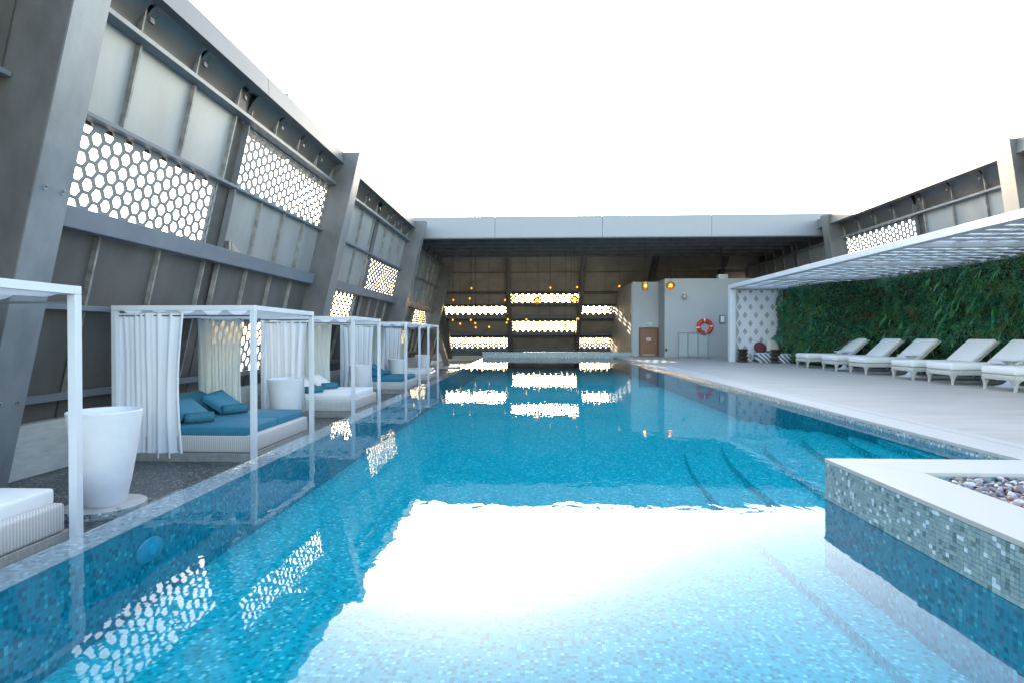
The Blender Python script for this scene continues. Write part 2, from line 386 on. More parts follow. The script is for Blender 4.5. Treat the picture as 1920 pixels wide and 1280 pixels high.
def hexscreen(pt, u0, u1, v0, v1, p=.205, th=.03, wall=.19):
    """flat-topped hexagon grid over u (length) and v (height); pt(u, v, d) -> point. Half cells at the rims stay solid."""
    m = MB(); s = p/math.sqrt(3); cu = 1.5*s
    ncol = max(2, int(round((u1-u0)/cu))); cu = (u1-u0)/ncol; s = cu/1.5
    nrow = max(1, int(round((v1-v0)/p))); pv = (v1-v0)/nrow
    ang = [(1, 0), (.5, .5), (-.5, .5), (-1, 0), (-.5, -.5), (.5, -.5)]
    q = 1-wall
    for i in range(ncol+1):
        for j in range(-1, nrow+1):
            cx = u0+(i)*cu; cy = v0+pv*(j+.5+(.5 if i % 2 else 0))
            O = [(cx+a*s, cy+b*pv) for a, b in ang]; I = [(cx+a*s*q, cy+b*pv*q) for a, b in ang]
            ok = cy-pv*.5 > v0-1e-3-pv*.05 and cy+pv*.5 < v1+1e-3+pv*.05
            cl = lambda P: [(min(max(x, u0), u1), min(max(y, v0), v1)) for x, y in P]
            O, I = cl(O), cl(I)
            if not ok or j < 0:
                if cy-pv*.5 < v1-1e-3 and cy+pv*.5 > v0+1e-3:
                    m.add([pt(x, y, 0) for x, y in O], [(0, 1, 2, 3, 4, 5)])
                    m.add([pt(x, y, th) for x, y in O], [(5, 4, 3, 2, 1, 0)])
                continue
            V = [pt(x, y, 0) for x, y in O]+[pt(x, y, 0) for x, y in I]+[pt(x, y, th) for x, y in I]+[pt(x, y, th) for x, y in O]
            F = []
            for k in range(6):
                l = (k+1) % 6
                F += [(k, l, 6+l, 6+k), (6+k, 6+l, 12+l, 12+k), (12+k, 12+l, 18+l, 18+k)]
            m.add(V, F)
    return m

def panels(root, W, ys, z0, z1, d, mat, name='wall_panel'):
    for a, b in zip(ys[:-1], ys[1:]):
        obj(name, slab(W, a+.02, b-.02, z0, z1, d, d+.03), mat, root, off=root.location)
def ribs(root, W, ys, z0, z1, d, mat, w=.035, dd=.07):
    for y in ys:
        obj('rib', slab(W, y-w/2, y+w/2, z0, z1, d-dd, d+.01), mat, root, off=root.location)

def roof_curve(root, W, y0, y1, z0, z1, d):
    m = MB()
    def f(u, v):
        a = v*PI*.55
        return W(y0+.03+(y1-y0-.06)*u, z0+(z1-z0)*math.sin(a)/math.sin(PI*.55), d-.26*(1-math.cos(a)))
    m.grid(f, 2, 8); obj('curved_soffit_sheet', m, duct_m, root, smooth=True, off=root.location)

def bracket(root, p, sx):
    m = MB(); x, y, z = p
    for k in range(3):
        m.tube((x, y-.04+.04*k, z+.0), (x+sx*.14, y-.05+.04*k, z+.09), .006, n=5)
    m.box(x-.02, x+.02, y-.04, y+.04, z-.06, z+.02)
    obj('bracket', m, strip_m, root, off=root.location)

lw = thing('steel_wall', 'leaning grey steel wall with hexagon screens along the left side of the pool', 'wall', (-6.3, 0, LOW))
YO = -.23
BZ = [(4.46, 1.165), (2.76+.04, 3.9), (1.35, 1.6)]
colsY = [-2.3+YO+0, 6.17+YO-.0, 14.9+YO, 23.55+YO, 31.9]
colsY = [-2.5, 6.05, 14.62, 23.2, 31.8]
CT = .43
def column(root, W, y, d0=0, depth=.66, zb=-1.75, zt=4.78, mat=steel, inner=steel_lite):
    c = obj('column', slab(W, y-CT, y, zb, zt, d0+.012, d0+depth), mat, root, off=root.location, bev=.008)
    obj('column_face', slab(W, y-CT-.002, y+.002, zb, zt+.004, d0-.004, d0+.011), inner, c, off=root.location)
    return c
for y in colsY: column(lw, LW, y)
PD = .62
def bay(root, W, ya, yb, flip=False, dark=False, low=True, S=True, ztop=4.47, top=(3.97), scr=(1, 1, 1, 1), pm=None):
    """ya..yb between two columns; two half bays with a brown web strip between them"""
    L = yb-CT-ya; mid = ya+L*.467
    h1 = (ya, mid-.2); h2 = (mid+.2, yb-CT)
    y1 = [h1[0]+(h1[1]-h1[0])*k/3 for k in range(4)]; y2 = [h2[0]+(h2[1]-h2[0])*k/4 for k in range(5)]
    pm = pm or panel_m
    # levels relative to the camera
    rows = [(-1.12, -.86), (-.76, .30), (.40, 1.34), (1.60, 2.72), (2.80, 3.90), ]
    for hi, (ys, h) in enumerate(((y1, h1), (y2, h2))):
        for ri, (z0, z1) in enumerate(rows):
            kind = scr[ri] if ri < len(scr) else 0
            hit = (kind == 1+hi) or kind == 3
            m_ = panel_dk if (ri <= 1 or (ri == 2) or dark) else pm
            if kind == 9+hi: continue
            if hit:
                if ri == 1: panels(root, W, [h[0]-.02, h[0]+.36], z0-.04, z1+.04, PD+.03, strip_m)
                obj('hexagon_screen', hexscreen(lambda u, v, d: W(u, v, PD+d), h[0]+.02+(.33 if ri == 1 else 0), h[1]-.02, z0-.03, z1+.03, wall=(.42 if (W is LW and ya > 14 and ri > 2) else .3 if W is RW or ya > 14 else .23 if ri == 4 else .2)), screen_m, root, off=root.location)
            else:
                panels(root, W, ys, z0-.04, z1+.04, PD+(.0 if ri > 1 else .03), m_)
                obj('light_seal_sheet', slab(W, ys[0]-.02, ys[-1]+.02, z0-.1, z1+.1, PD+.07, PD+.09), panel_dk, root, off=root.location)  # added behind the panels to stop light leaking through their gaps
        # ribs, upper run and lower run
        for ri, (z0, z1) in enumerate(rows):
            kind = scr[ri] if ri < len(scr) else 0
            if kind in (1+hi, 3, 9+hi) or ri == 0: continue
            ribs(root, W, ys[1:-1] + ([ys[0]+.02] if hi else [ys[-1]-.02]), z0-.02, z1+.02, PD-.001, rib_m)
        for a, b in zip(ys[:-1], ys[1:]):
            roof_curve(root, W, a, b, 3.98, ztop+.02, PD+.05)
        for y in ys[1:]:
            if W is LW: bracket(root, W(y, ztop-.2, PD-.12), 1)
            else: bracket(root, W(y, ztop-.2, PD-.12), -1)
            obj('rib', slab(W, y-.015, y+.015, 3.98, ztop-.05, PD-.03, PD+.08), rib_m, root, off=root.location)
    obj('light_seal_sheet', slab(W, ya, yb-CT, 3.92, ztop+.3, PD+.1, PD+.12), panel_dk, root, off=root.location)  # added closure, keeps sky light out behind the curved sheets
    # the web strip
    obj('web_strip', slab(W, mid-.23, mid+.23, -1.15, ztop, PD+.045, PD+.1), strip_m, root, off=root.location)
    obj('web_flange', slab(W, mid+.185, mid+.2, 1.6, ztop-.3, PD-.09, PD+.03), steel_lite, root, off=root.location)
    # horizontal members
    obj('ledge_beam', slab(W, ya+.01, yb-CT-.12, 1.34, 1.60, .40, PD-.02), ledge_m, root, off=root.location, bev=.006)
    for z, t, d in ((.33, .07, .42), (2.73, .05, .5), (3.93, .06, .42), (-.86, .1, .5)):
        obj('rail', slab(W, ya+.01, yb-CT-.01, z, z+t, d, PD-.015), steel_lite if z > 3 else ledge_m, root, off=root.location, bev=.004)
    # fascia
    sgn = -1 if W is LW else 1
for k, (ya, yb) in enumerate(zip(colsY[:-1], colsY[1:])):
    # scr codes per row: 0 none, 1 first half, 2 second half, 10/9 left open
    scr = [(0, 0, 0, 0, 0), (0, 2, 0, 1, 2), (0, 0, 1, 2, 0), (0, 9, 2, 0, 0)][k]
    bay(lw, LW, ya, yb, scr=scr, dark=(k == 0))
panels(lw, LW, [31.85, 33.6, 35.6], -1.12, 4.5, PD, panel_dk)
obj('light_seal_sheet', slab(LW, 31.8, 36.3, -1.2, 4.9, PD+.07, PD+.1), panel_dk, lw, off=lw.location)
# roof edge of the left wall: one length per bay
for k in range(4):
    a, b = colsY[k], colsY[k+1]-CT
    for q in range(2):
        y0 = a+(b-a)*q/2; y1 = a+(b-a)*(q+1)/2
        m = MB(); xt = -4.95
        m.hexa([(xt, y0+.004, HC+4.47), (xt, y1-.004, HC+4.47), (xt-.22, y1-.004, HC+4.47), (xt-.22, y0+.004, HC+4.47),
                (xt-.02, y0+.004, HC+4.83), (xt-.02, y1-.004, HC+4.83), (xt-.9, y1-.004, HC+4.83), (xt-.9, y0+.004, HC+4.83)])
        obj('roof_edge', m, fascia_l, lw, off=lw.location, bev=.006)
    m = MB(); m.box(-6.6, -5.18, a, b, HC+4.60, HC+4.66); obj('roof_sheet', m, panel_dk, lw, off=lw.location)
# bolts on the columns
for y, zr in ((6.05-CT*.5, 1.6), (6.05-CT*.5, -.75)):
    for dy in (-.1, .12):
        m = MB(); p = LW(y+dy, zr, 0); m.tube(p, p+Vector((.035, 0, .02)), .018, .012, n=7); m.tube(p+Vector((.0, 0, .0)), p+Vector((.01, 0, .0)), .03, n=8)
        obj('bolt', m, ledge_m, lw, off=lw.location)
# gusset on the ledge
m = MB(); p = LW(10.2, 1.6, .42)
m.box(p.x-.1, p.x+.0, p.y-.13, p.y-.06, p.z, p.z+.17)
m.add([(p.x-.02, p.y, p.z), (p.x-.02, p.y+.3, p.z), (p.x-.02, p.y, p.z+.18), (p.x-.06, p.y, p.z), (p.x-.06, p.y+.3, p.z), (p.x-.06, p.y, p.z+.18)],
      [(0, 1, 2), (5, 4, 3), (0, 3, 4, 1), (1, 4, 5, 2), (2, 5, 3, 0)])
obj('gusset', m, steel_rail, lw, off=lw.location)
# plinth
m = MB(); m.hexa([(-6.25, -6, LOW), (-6.25, 30, LOW), (-7.6, 30, LOW), (-7.6, -6, LOW), (-6.42, -6, -.02), (-6.42, 30, -.02), (-7.6, 30, -.02), (-7.6, -6, -.02)])
obj('plinth', m, concrete, lw, off=lw.location, bev=.01)
# rods on the roof
m = MB(); m.tube((-5.1, 9.1, HC+4.83), (-5.02, 9.1, HC+5.7), .008, n=5); m.tube((-5.1, 9.1, HC+4.8), (-5.1, 9.1, HC+4.9), .03, n=6)
tag(obj('lightning_rod', m, steel_rail), 'thin lightning rod standing on the left roof edge', 'rod')
m = MB(); m.box(-5.1, -4.98, 11.0, 11.35, HC+4.83, HC+4.92); m.tube((-5.05, 10.95, HC+4.88), (-5.05, 11.4, HC+4.88), .03, n=6)
tag(obj('roof_anchor', m, steel_rail), 'small metal anchor clamped on the left roof edge', 'anchor')

# right wall
rw = thing('steel_wall', 'leaning grey steel wall behind the planted wall and pergola on the right', 'wall', (13.2, 0, DECK))
for y in colsY: column(rw, RW, y, mat=steel, inner=fascia_r, zb=-1.05, zt=4.9)
for k, (ya, yb) in enumerate(zip(colsY[:-1], colsY[1:])):
    if k == 0: continue
    scr = [0, (0, 0, 0, 1, 2), (0, 0, 0, 1, 2), (0, 0, 0, 0, 0)][k]
    bay(rw, RW, ya, yb, scr=scr, ztop=4.6)
for k in range(4):
    a, b = colsY[k], colsY[k+1]-CT
    for q in range(2):
        y0 = a+(b-a)*q/2; y1 = a+(b-a)*(q+1)/2
        m = MB(); xt = 11.95
        m.hexa([(xt, y1-.004, HC+4.52), (xt, y0+.004, HC+4.52), (xt+.22, y0+.004, HC+4.52), (xt+.22, y1-.004, HC+4.52),
                (xt+.02, y1-.004, HC+4.9), (xt+.02, y0+.004, HC+4.9), (xt+.9, y0+.004, HC+4.9), (xt+.9, y1-.004, HC+4.9)])
        obj('roof_edge', m, fascia_r, rw, off=rw.location, bev=.006)
    m = MB(); m.box(12.2, 13.6, a, b, HC+4.72, HC+4.78); obj('roof_sheet', m, panel_dk, rw, off=rw.location)

# ------------------------------------------------------------------ covered hall across the far end
FY = 23.75
hall = thing('pavilion', 'covered hall with pale roof fascia and dark ceiling across the far end', 'building', (0, FY, DECK))
def hp(name, m, mat, par=None, **k): return obj(name, m, mat, par or hall, off=hall.location, **k)
xs = [-5.35, -1.7, 2.92, 7.55, 12.15, 13.6]
for a, b in zip(xs[:-1], xs[1:]):
    m = MB(); m.box(a+.005, b-.005, FY, FY+.35, HC+4.23, HC+5.15); hp('fascia_panel', m, fascia_m, bev=.006)
m = MB(); m.box(-5.35, 13.6, FY+.02, FY+.3, HC+4.2, HC+4.228); hp('soffit_trim', m, dark_beam)
m = MB(); m.box(-5.6, 14.5, FY+.36, 37.5, HC+4.95, HC+5.1); hp('roof', m, dark_ceiling)
for k in range(9):
    y = FY+.9+k*1.15; m = MB(); m.box(-5.5, 14, y, y+.22, HC+4.35, HC+4.94); hp('ceiling_beam', m, dark_beam)
for k in range(7):
    x = -4+k*2.7; m = MB(); m.box(x, x+.12, FY+.36, 36, HC+4.5, HC+4.93); hp('ceiling_joist', m, dark_ceiling)
# sloping back wall with screens
BW0 = 36.2
def BW(u, v, d):      # v = height above camera; leans in by 45 degrees
    return Vector((u, BW0-(v+.9)*1.0+d*.7, v+HC+d*.7))
bays = [(-5.45, -1.62), (-1.42, 2.62), (2.92, 6.6), (6.9, 10.4), (10.7, 14.6)]
rowsB = [(-.84, -.04), (.24, .98), (1.28, 1.86), (1.9, 2.55), (2.62, 3.6)]
hexon = {(0, 0), (0, 2), (1, 1), (1, 3), (2, 0), (2, 2)}
for bi, (a, b) in enumerate(bays):
    for ri, (z0, z1) in enumerate(rowsB):
        if (bi, ri) in hexon:
            hp('hexagon_screen', hexscreen(BW, a, b, z0, z1, p=.205, th=.02, wall=.42), screen_m)
        else:
            m = MB(); m.hexa([BW(a-.16, z0-.08, .08), BW(b+.16, z0-.08, .08), BW(b+.16, z0-.08, .1), BW(a-.16, z0-.08, .1), BW(a-.16, z1+.08, .08), BW(b+.16, z1+.08, .08), BW(b+.16, z1+.08, .1), BW(a-.16, z1+.08, .1)])
            hp('light_seal_sheet', m, hall_panel)  # added dark layer, blocks light between the hall panels
            n = 3
            for k in range(n):
                x0 = a+(b-a)*k/n+.01; x1 = a+(b-a)*(k+1)/n-.01
                m = MB(); m.hexa([BW(x0, z0-.02, 0), BW(x1, z0-.02, 0), BW(x1, z0-.02, .05), BW(x0, z0-.02, .05), BW(x0, z1+.02, 0), BW(x1, z1+.02, 0), BW(x1, z1+.02, .05), BW(x0, z1+.02, .05)])
                hp('wall_panel', m, hall_panel)
    for z0, z1 in [(-1.3, -.84), (-.04, .02), (.14, .24), (.98, 1.05), (1.15, 1.28), (1.86, 1.9), (2.55, 2.62)]:
        m = MB(); m.hexa([BW(a, z0, -.14), BW(b, z0, -.14), BW(b, z0, .03), BW(a, z0, .03), BW(a, z1, -.14), BW(b, z1, -.14), BW(b, z1, .03), BW(a, z1, .03)])
        hp('rail', m, ledge_m if z0 in (-1.3, .14, 1.15) else strip_m)
    for z0, z1 in [(.02, .14), (1.05, 1.15)]:
        m = MB(); m.hexa([BW(a, z0, .0), BW(b, z0, 0), BW(b, z0, .05), BW(a, z0, .05), BW(a, z1, 0), BW(b, z1, 0), BW(b, z1, .05), BW(a, z1, .05)])
        hp('wall_panel', m, hall_panel)
for x in (-5.6, -1.52, 2.77, 6.75, 10.55):
    m = MB(); m.hexa([BW(x-.14, -1.9, -.3), BW(x+.14, -1.9, -.3), BW(x+.14, -1.9, .1), BW(x-.14, -1.9, .1), BW(x-.14, 4.6, -.3), BW(x+.14, 4.6, -.3), BW(x+.14, 4.6, .1), BW(x-.14, 4.6, .1)])
    hp('sloping_column', m, strip_m)
m = MB(); m.box(-6.4, 6.8, 36.4, 36.7, -.8, HC-1.0); hp('base_wall', m, concrete)
m = MB(); m.hexa([BW(-5.75, 3.5, .06), BW(14.6, 3.5, .06), BW(14.6, 3.5, .2), BW(-5.75, 3.5, .2), BW(-5.75, 5.0, .06), BW(14.6, 5.0, .06), BW(14.6, 5.0, .2), BW(-5.75, 5.0, .2)]); hp('upper_wall', m, hall_panel)
m = MB(); m.hexa([BW(-7.2, -1.9, .0), BW(-5.7, -1.9, 0), BW(-5.7, -1.9, .1), BW(-7.2, -1.9, .1), BW(-6.4, 4.6, 0), BW(-5.7, 4.6, 0), BW(-5.7, 4.6, .1), BW(-6.4, 4.6, .1)]); hp('sun_seal_panel', m, hall_panel)  # added closure, stops the sun entering at the open left corner
# slanted prop near the left corner
m = MB(); m.hexa([(-4.95, 30.1, -.65), (-4.65, 30.1, -.65), (-4.65, 30.4, -.65), (-4.95, 30.4, -.65), (-5.55, 30.1, 1.5), (-5.3, 30.1, 1.5), (-5.3, 30.4, 1.5), (-5.55, 30.4, 1.5)]); hp('prop', m, strip_m)
# floor of the hall, beyond the pool's end wall
m = MB(); m.box(-7, XR+.2, 29.2, 37, -.7, -.55); struct('hall_floor', m, concrete)
# pool end wall
ew = thing('end_wall', 'low grey mosaic wall closing the far end of the pool', 'wall', (.8, FAR, 0))
m = MB(); m.box(XL-.1, XR+.9, FAR, FAR+.4, -.6, .25); obj('mosaic_face', m, mos_grey_x, ew, off=ew.location)
m = MB(); m.box(XL-.12, XR+.92, FAR-.015, FAR+.42, .251, .275); obj('coping', m, coping_edge, ew, off=ew.location)

# white service block on the right of the hall
blk = thing('service_block', 'white plastered block with the brown door below the dark hall ceiling', 'building', (8, 27, DECK))
def bp_(name, m, mat, par=None, **k): return obj(name, m, mat, par or blk, off=blk.location, **k)
m = MB(); m.box(6.3, 11.5, 26.85, 33, DECK, HC+2.75); bp_('right_wall', m, plaster)
m = MB(); m.box(4.98, 6.298, 28.15, 33, DECK, HC+2.72); bp_('door_wall', m, plaster)
m = MB(); m.box(4.92, 4.978, 28.17, 36.3, DECK, HC+2.6); bp_('side_wall', m, M('tan_plaster', (.34, .30, .25), .85, 0, .1, 2, .2, 50))
m = MB(); m.box(6.32, 11.5, 26.82, 26.848, DECK, DECK+.1); bp_('skirting', m, coping_edge)
# door
dz = DECK+.01
d_ = bp_('door', MB().box(5.38, 6.3-.02, 28.12, 28.148, dz, dz+1.36), door_m, bev=.004)
for a, b, c, e in ((5.31, 5.378, dz, dz+1.43), (6.225, 6.293, dz, dz+1.43), (5.38, 6.223, dz+1.362, dz+1.43)):
    bp_('door_frame', MB().box(a, b, 28.085, 28.147, c, e), door_fr)
bp_('door_sign', MB().box(5.68, 5.92, 28.105, 28.119, dz+.75, dz+.92), steel_rail, d_)
hd = bp_('handle', MB().tube((6.12, 28.07, dz+.6), (6.12, 28.07, dz+.8), .012, n=6), steel_rail, d_)
bp_('kick_plate', MB().box(5.5, 6.1, 28.108, 28.118, dz+.04, dz+.08), steel_rail, d_)
bp_('socket', MB().box(6.33, 6.42, 26.825, 26.848, DECK+.28, DECK+.42), black_m)
es = thing('exit_sign', 'small green and white exit sign above the brown door', 'sign', (5.8, 28.1, dz+1.5))
obj('sign_body', MB().box(-.14, .14, -.03, .045, 0, .16), sign_white, es)
obj('sign_face', MB().box(-.12, .12, -.036, -.031, .02, .12), sign_green, es)
m = MB(); m.box(-.02, .02, -.04, -.037, .045, .1); m.box(.05, .08, -.04, -.037, .03, .11); m.box(-.09, -.05, -.04, -.037, .06, .075)
obj('pictogram', m, sign_white, es)
o = thing('wall_box', 'small green box on the white wall beside the pergola post', 'box', (9.02, 26.8, HC+.6))
obj('casing', MB().box(-.12, .12, -.06, .045, 0, .38), M('olive_paint', (.12, .17, .08), .5, 0, .1, 6), o, bev=.01)
obj('lid', MB().box(-.09, .09, -.068, -.061, .04, .34), sign_white, o)
o = thing('wall_lamp', 'faint brass wall ornament on the white wall left of the life ring', 'lamp', (7.2, 26.8, HC+1.75))
m = MB(); m.lathe([(.02, 0), (.09, .05), (.11, .12), (.08, .2), (.015, .26)], 10, (0, -.1, 0)); obj('shade', m, M('pale_brass', (.5, .48, .38), .4, .4), o, smooth=True)
obj('wall_plate', MB().box(-.05, .05, -.02, .045, .05, .3), steel_rail, o)

# life ring
lr = thing('life_ring', 'orange red life ring with white bands hung on the white wall', 'life ring', (8.2, 26.78, HC+.43))
R, r = .30, .098
def torus(a0, a1, R, r, n=16, k=10):
    m = MB(); m.grid(lambda u, v: ((R+r*math.cos(2*PI*v))*math.cos(a0+(a1-a0)*u), r*math.sin(2*PI*v), (R+r*math.cos(2*PI*v))*math.sin(a0+(a1-a0)*u)), n, k); return m
obj('ring', torus(0, 2*PI, R, r, 40, 12), red_m, lr, smooth=True)
for a in (0, PI/2, PI, 3*PI/2): obj('band', torus(a-.07+.1, a+.07+.1, R, r+.006, 4, 12), band_m, lr, smooth=True)
# steel and glass barrier
br = thing('barrier', 'steel and glass barrier standing in front of the white wall', 'barrier', (7.35, 25.7, DECK))
for x in (-.68, -.25, .22, .66):
    obj('post', MB().tube((x, 0, 0), (x, 0, 1.12), .022, n=8), steel_rail, br)
    obj('foot', MB().box(x-.05, x+.05, -.18, .18, 0, .03), steel_rail, br)
obj('top_rail', MB().box(-.72, .7, -.03, .03, 1.12, 1.17), steel_rail, br)
for a, b in ((-.64, -.29), (-.21, .18), (.26, .62)): obj('glass_pane', MB().box(a, b, -.006, .006, .12, 1.05), glass_m, br)

# fan and box on the service block
fn = thing('ceiling_fan', 'dark ceiling fan hanging over the white service block', 'fan', (9.2, 27.5, HC+3.3))
obj('rod', MB().tube((0, 0, .1), (0, 0, 1.05), .03, n=8), black_m, fn)
obj('motor', MB().lathe([(.02, -.1), (.13, -.06), (.14, .04), (.03, .1)], 12), black_m, fn, smooth=True)
for k in range(4):
    a = k*PI/2+.3; Mx = Matrix.Rotation(a, 4, 'Z'); obj('blade', MB().box(.12, 1.1, -.07, .07, -.01, .005, Mx), dark_beam, fn)
sb = thing('speaker', 'pale box standing on top of the white service block', 'speaker', (9.1, 27.0, HC+2.75))
obj('cabinet', MB().box(-.22, .22, -.12, .2, 0, .2), white_matt, sb, bev=.02); obj('grille', MB().box(-.18, .18, -.126, -.121, .03, .17), steel_rail, sb)

# ------------------------------------------------------------------ hanging lanterns
def Yd(d, X): return (d+X*math.sin(yaw))/math.cos(yaw)
def px(x, y, d):           # photograph pixel at a given depth -> world point
    off, v = x-1001.7, 629.5-y; k = 1030/d
    X = off/k*math.cos(yaw); return Vector((X, Yd(d, X), HC+v/k))
LN = [(1209, 537, 26, 1, 'square brown'), (1257, 536, 25.5, 0, 'round open-work'), (1161, 537, 27.5, 2, 'small'), (1082, 539, 28, 2, 'small'),
      (1032, 540, 29, 2, 'small'), (1007, 564, 27, 0, 'round open-work'), (1077, 562, 27, 0, 'round open-work'), (884, 541, 29, 2, 'small'), (881, 560, 29, 2, 'small'),
      (850, 563, 30, 2, 'small'), (947, 563, 29, 2, 'small'), (849, 600, 30, 2, 'small'), (863, 607, 30, 2, 'small'), (883, 600, 28, 2, 'small'), (891, 606, 30, 2, 'small'),
      (892, 614, 30.5, 2, 'small'), (917, 613, 30.5, 2, 'small'), (952, 599, 29, 2, 'small'), (950, 605, 30, 2, 'small'), (987, 599, 30, 2, 'small'), (1010, 605, 29.5, 2, 'small'),
      (1031, 611, 30, 2, 'small'), (1060, 611, 29, 2, 'small'), (1071, 604, 30.5, 2, 'small'), (1084, 598, 30.5, 2, 'small')]
LNLAB = ['square brown lantern glowing over the brown door',
 'amber round open-work lantern glowing before the white wall',
 'amber small glowing lantern beside the left edge of the white block',
 'amber small lantern high up, above the right end of the uppermost screen',
 'amber small lantern above the middle of the uppermost screen',
 'amber round open-work lantern before the middle of the uppermost screen',
 'amber round open-work lantern before the right end of the uppermost screen',
 'amber topmost of the small lanterns in the left part of the hall',
 'amber small lantern below the topmost one in the left part of the hall',
 'amber small lantern above the left end of the left upper screen',
 'amber small lantern above the right end of the left upper screen',
 'amber small lantern just below the left end of the left upper screen',
 'amber second small lantern from the left below the left upper screen',
 'amber small lantern hanging before the pale rail of the left bay',
 'amber small lantern, upper of a close pair left of the middle bay',
 'amber small lantern, lower of a close pair left of the middle bay',
 'amber single small lantern hanging low in the right half of the left bay',
 'amber upper of two lanterns at the right end of the left bay',
 'amber lower of two lanterns at the right end of the left bay',
 'amber small lantern above the left half of the middle lower screen',
 'amber small lantern before the upper rim of the middle lower screen',
 'amber left of two lanterns hanging low before the middle lower screen',
 'amber right of two lanterns hanging low before the middle lower screen',
 'amber small lantern before the top right corner of the middle lower screen',
 'amber small lantern by the column between the middle and right bays']
def lantern(kind):
    t = bpy.data.objects.new('hanging_lantern', None); COL.objects.link(t)
    if kind == 1:
        obj('shade', MB().lathe([(.14, -.2), (.145, -.19), (.145, .19), (.14, .2)], 16), amber, t, smooth=True, angle=40)
        obj('bulb', MB().lathe([(.0, -.07), (.06, -.03), (.06, .03), (0, .07)], 10, (0, -.13, 0)), bulb_m, t, smooth=True)
        h = .2
    else:
        R_ = .19 if kind == 0 else .072
        bm = bmesh.new(); bmesh.ops.create_icosphere(bm, subdivisions=2, radius=R_)
        m = MB()
        for e in bm.edges: m.tube(e.verts[0].co, e.verts[1].co, R_*.07, n=4, caps=False)
        bm.free(); obj('cage', m, brass, t)
        obj('bulb', MB().lathe([(.0, -R_*.5), (R_*.42, -R_*.25), (R_*.42, R_*.25), (0, R_*.5)], 10), bulb_m, t, smooth=True)
        h = R_
    t['h'] = h
    return t
protos = {}
for i, (x, y, d, kind, word) in enumerate(LN):
    p = px(x, y, d)
    if kind not in protos: t = protos[kind] = lantern(kind)
    else: t = copy_tree(protos[kind])
    t.location = p
    top = HC+4.6
    c = [q for q in COL.objects if q.parent is t and q.name.startswith('cable')]
    for q in c: bpy.data.objects.remove(q)
    obj('cable', MB().tube((0, 0, t['h']*.9), (0, 0, top-p.z), .006, n=4), black_m, t)
    lab = LNLAB[i]
    tag(t, lab, 'lantern', 'amber lanterns hanging in the covered hall')
for t in COL.objects:
    if 'h' in t.keys(): del t['h']

# ------------------------------------------------------------------ cabanas
BW_, BD = 2.05, 2.04            # width along the pool, depth away from it
PH = .418+HC-LOW                # height above the lower deck
def curtain(x0, x1, y, zt, zb, folds, amp=.045, along='x', seed=0):
    m = MB(); rnd = random.Random(seed); ph = [rnd.uniform(0, 6) for _ in range(4)]
    nu = folds*8
    def f(u, v):
        gath = 1-.13*math.sin(v*PI*.9)*(1 if u > .5 else 1)
        c = .5+(u-.5)*gath
        t = u*folds*2*PI
        o = amp*(math.sin(t+ph[0])*(.6+.4*math.sin(u*5+ph[1])) + .35*math.sin(2*t+ph[2]))*(.62+.22*v) + .012*math.sin(v*5+u*9)
        a = x0+(x1-x0)*c; z = zt+(zb-zt)*v+.004*math.sin(t)*v
        return (a, y+o, z) if along == 'x' else (y+o, a, z)
    m.grid(f, nu, 14); return m
def roll(m, c, L, r, ang, n=14):
    """a rolled towel: a spiral swept along its axis"""
    ca, sa = math.cos(ang), math.sin(ang)
    K = 40
    for k in range(K):
        pass
    def P(t, s):
        a = t*2*PI*3.2; rr = r*(.28+.72*t)
        if t > .999: rr = r
        lx, lz = rr*math.cos(a), rr*math.sin(a)
        return (c[0]+ca*s-sa*lx, c[1]+sa*s+ca*lx, c[2]+r+lz)
    m.grid(lambda u, v: P(u, (v-.5)*L), K, 4)
    return m
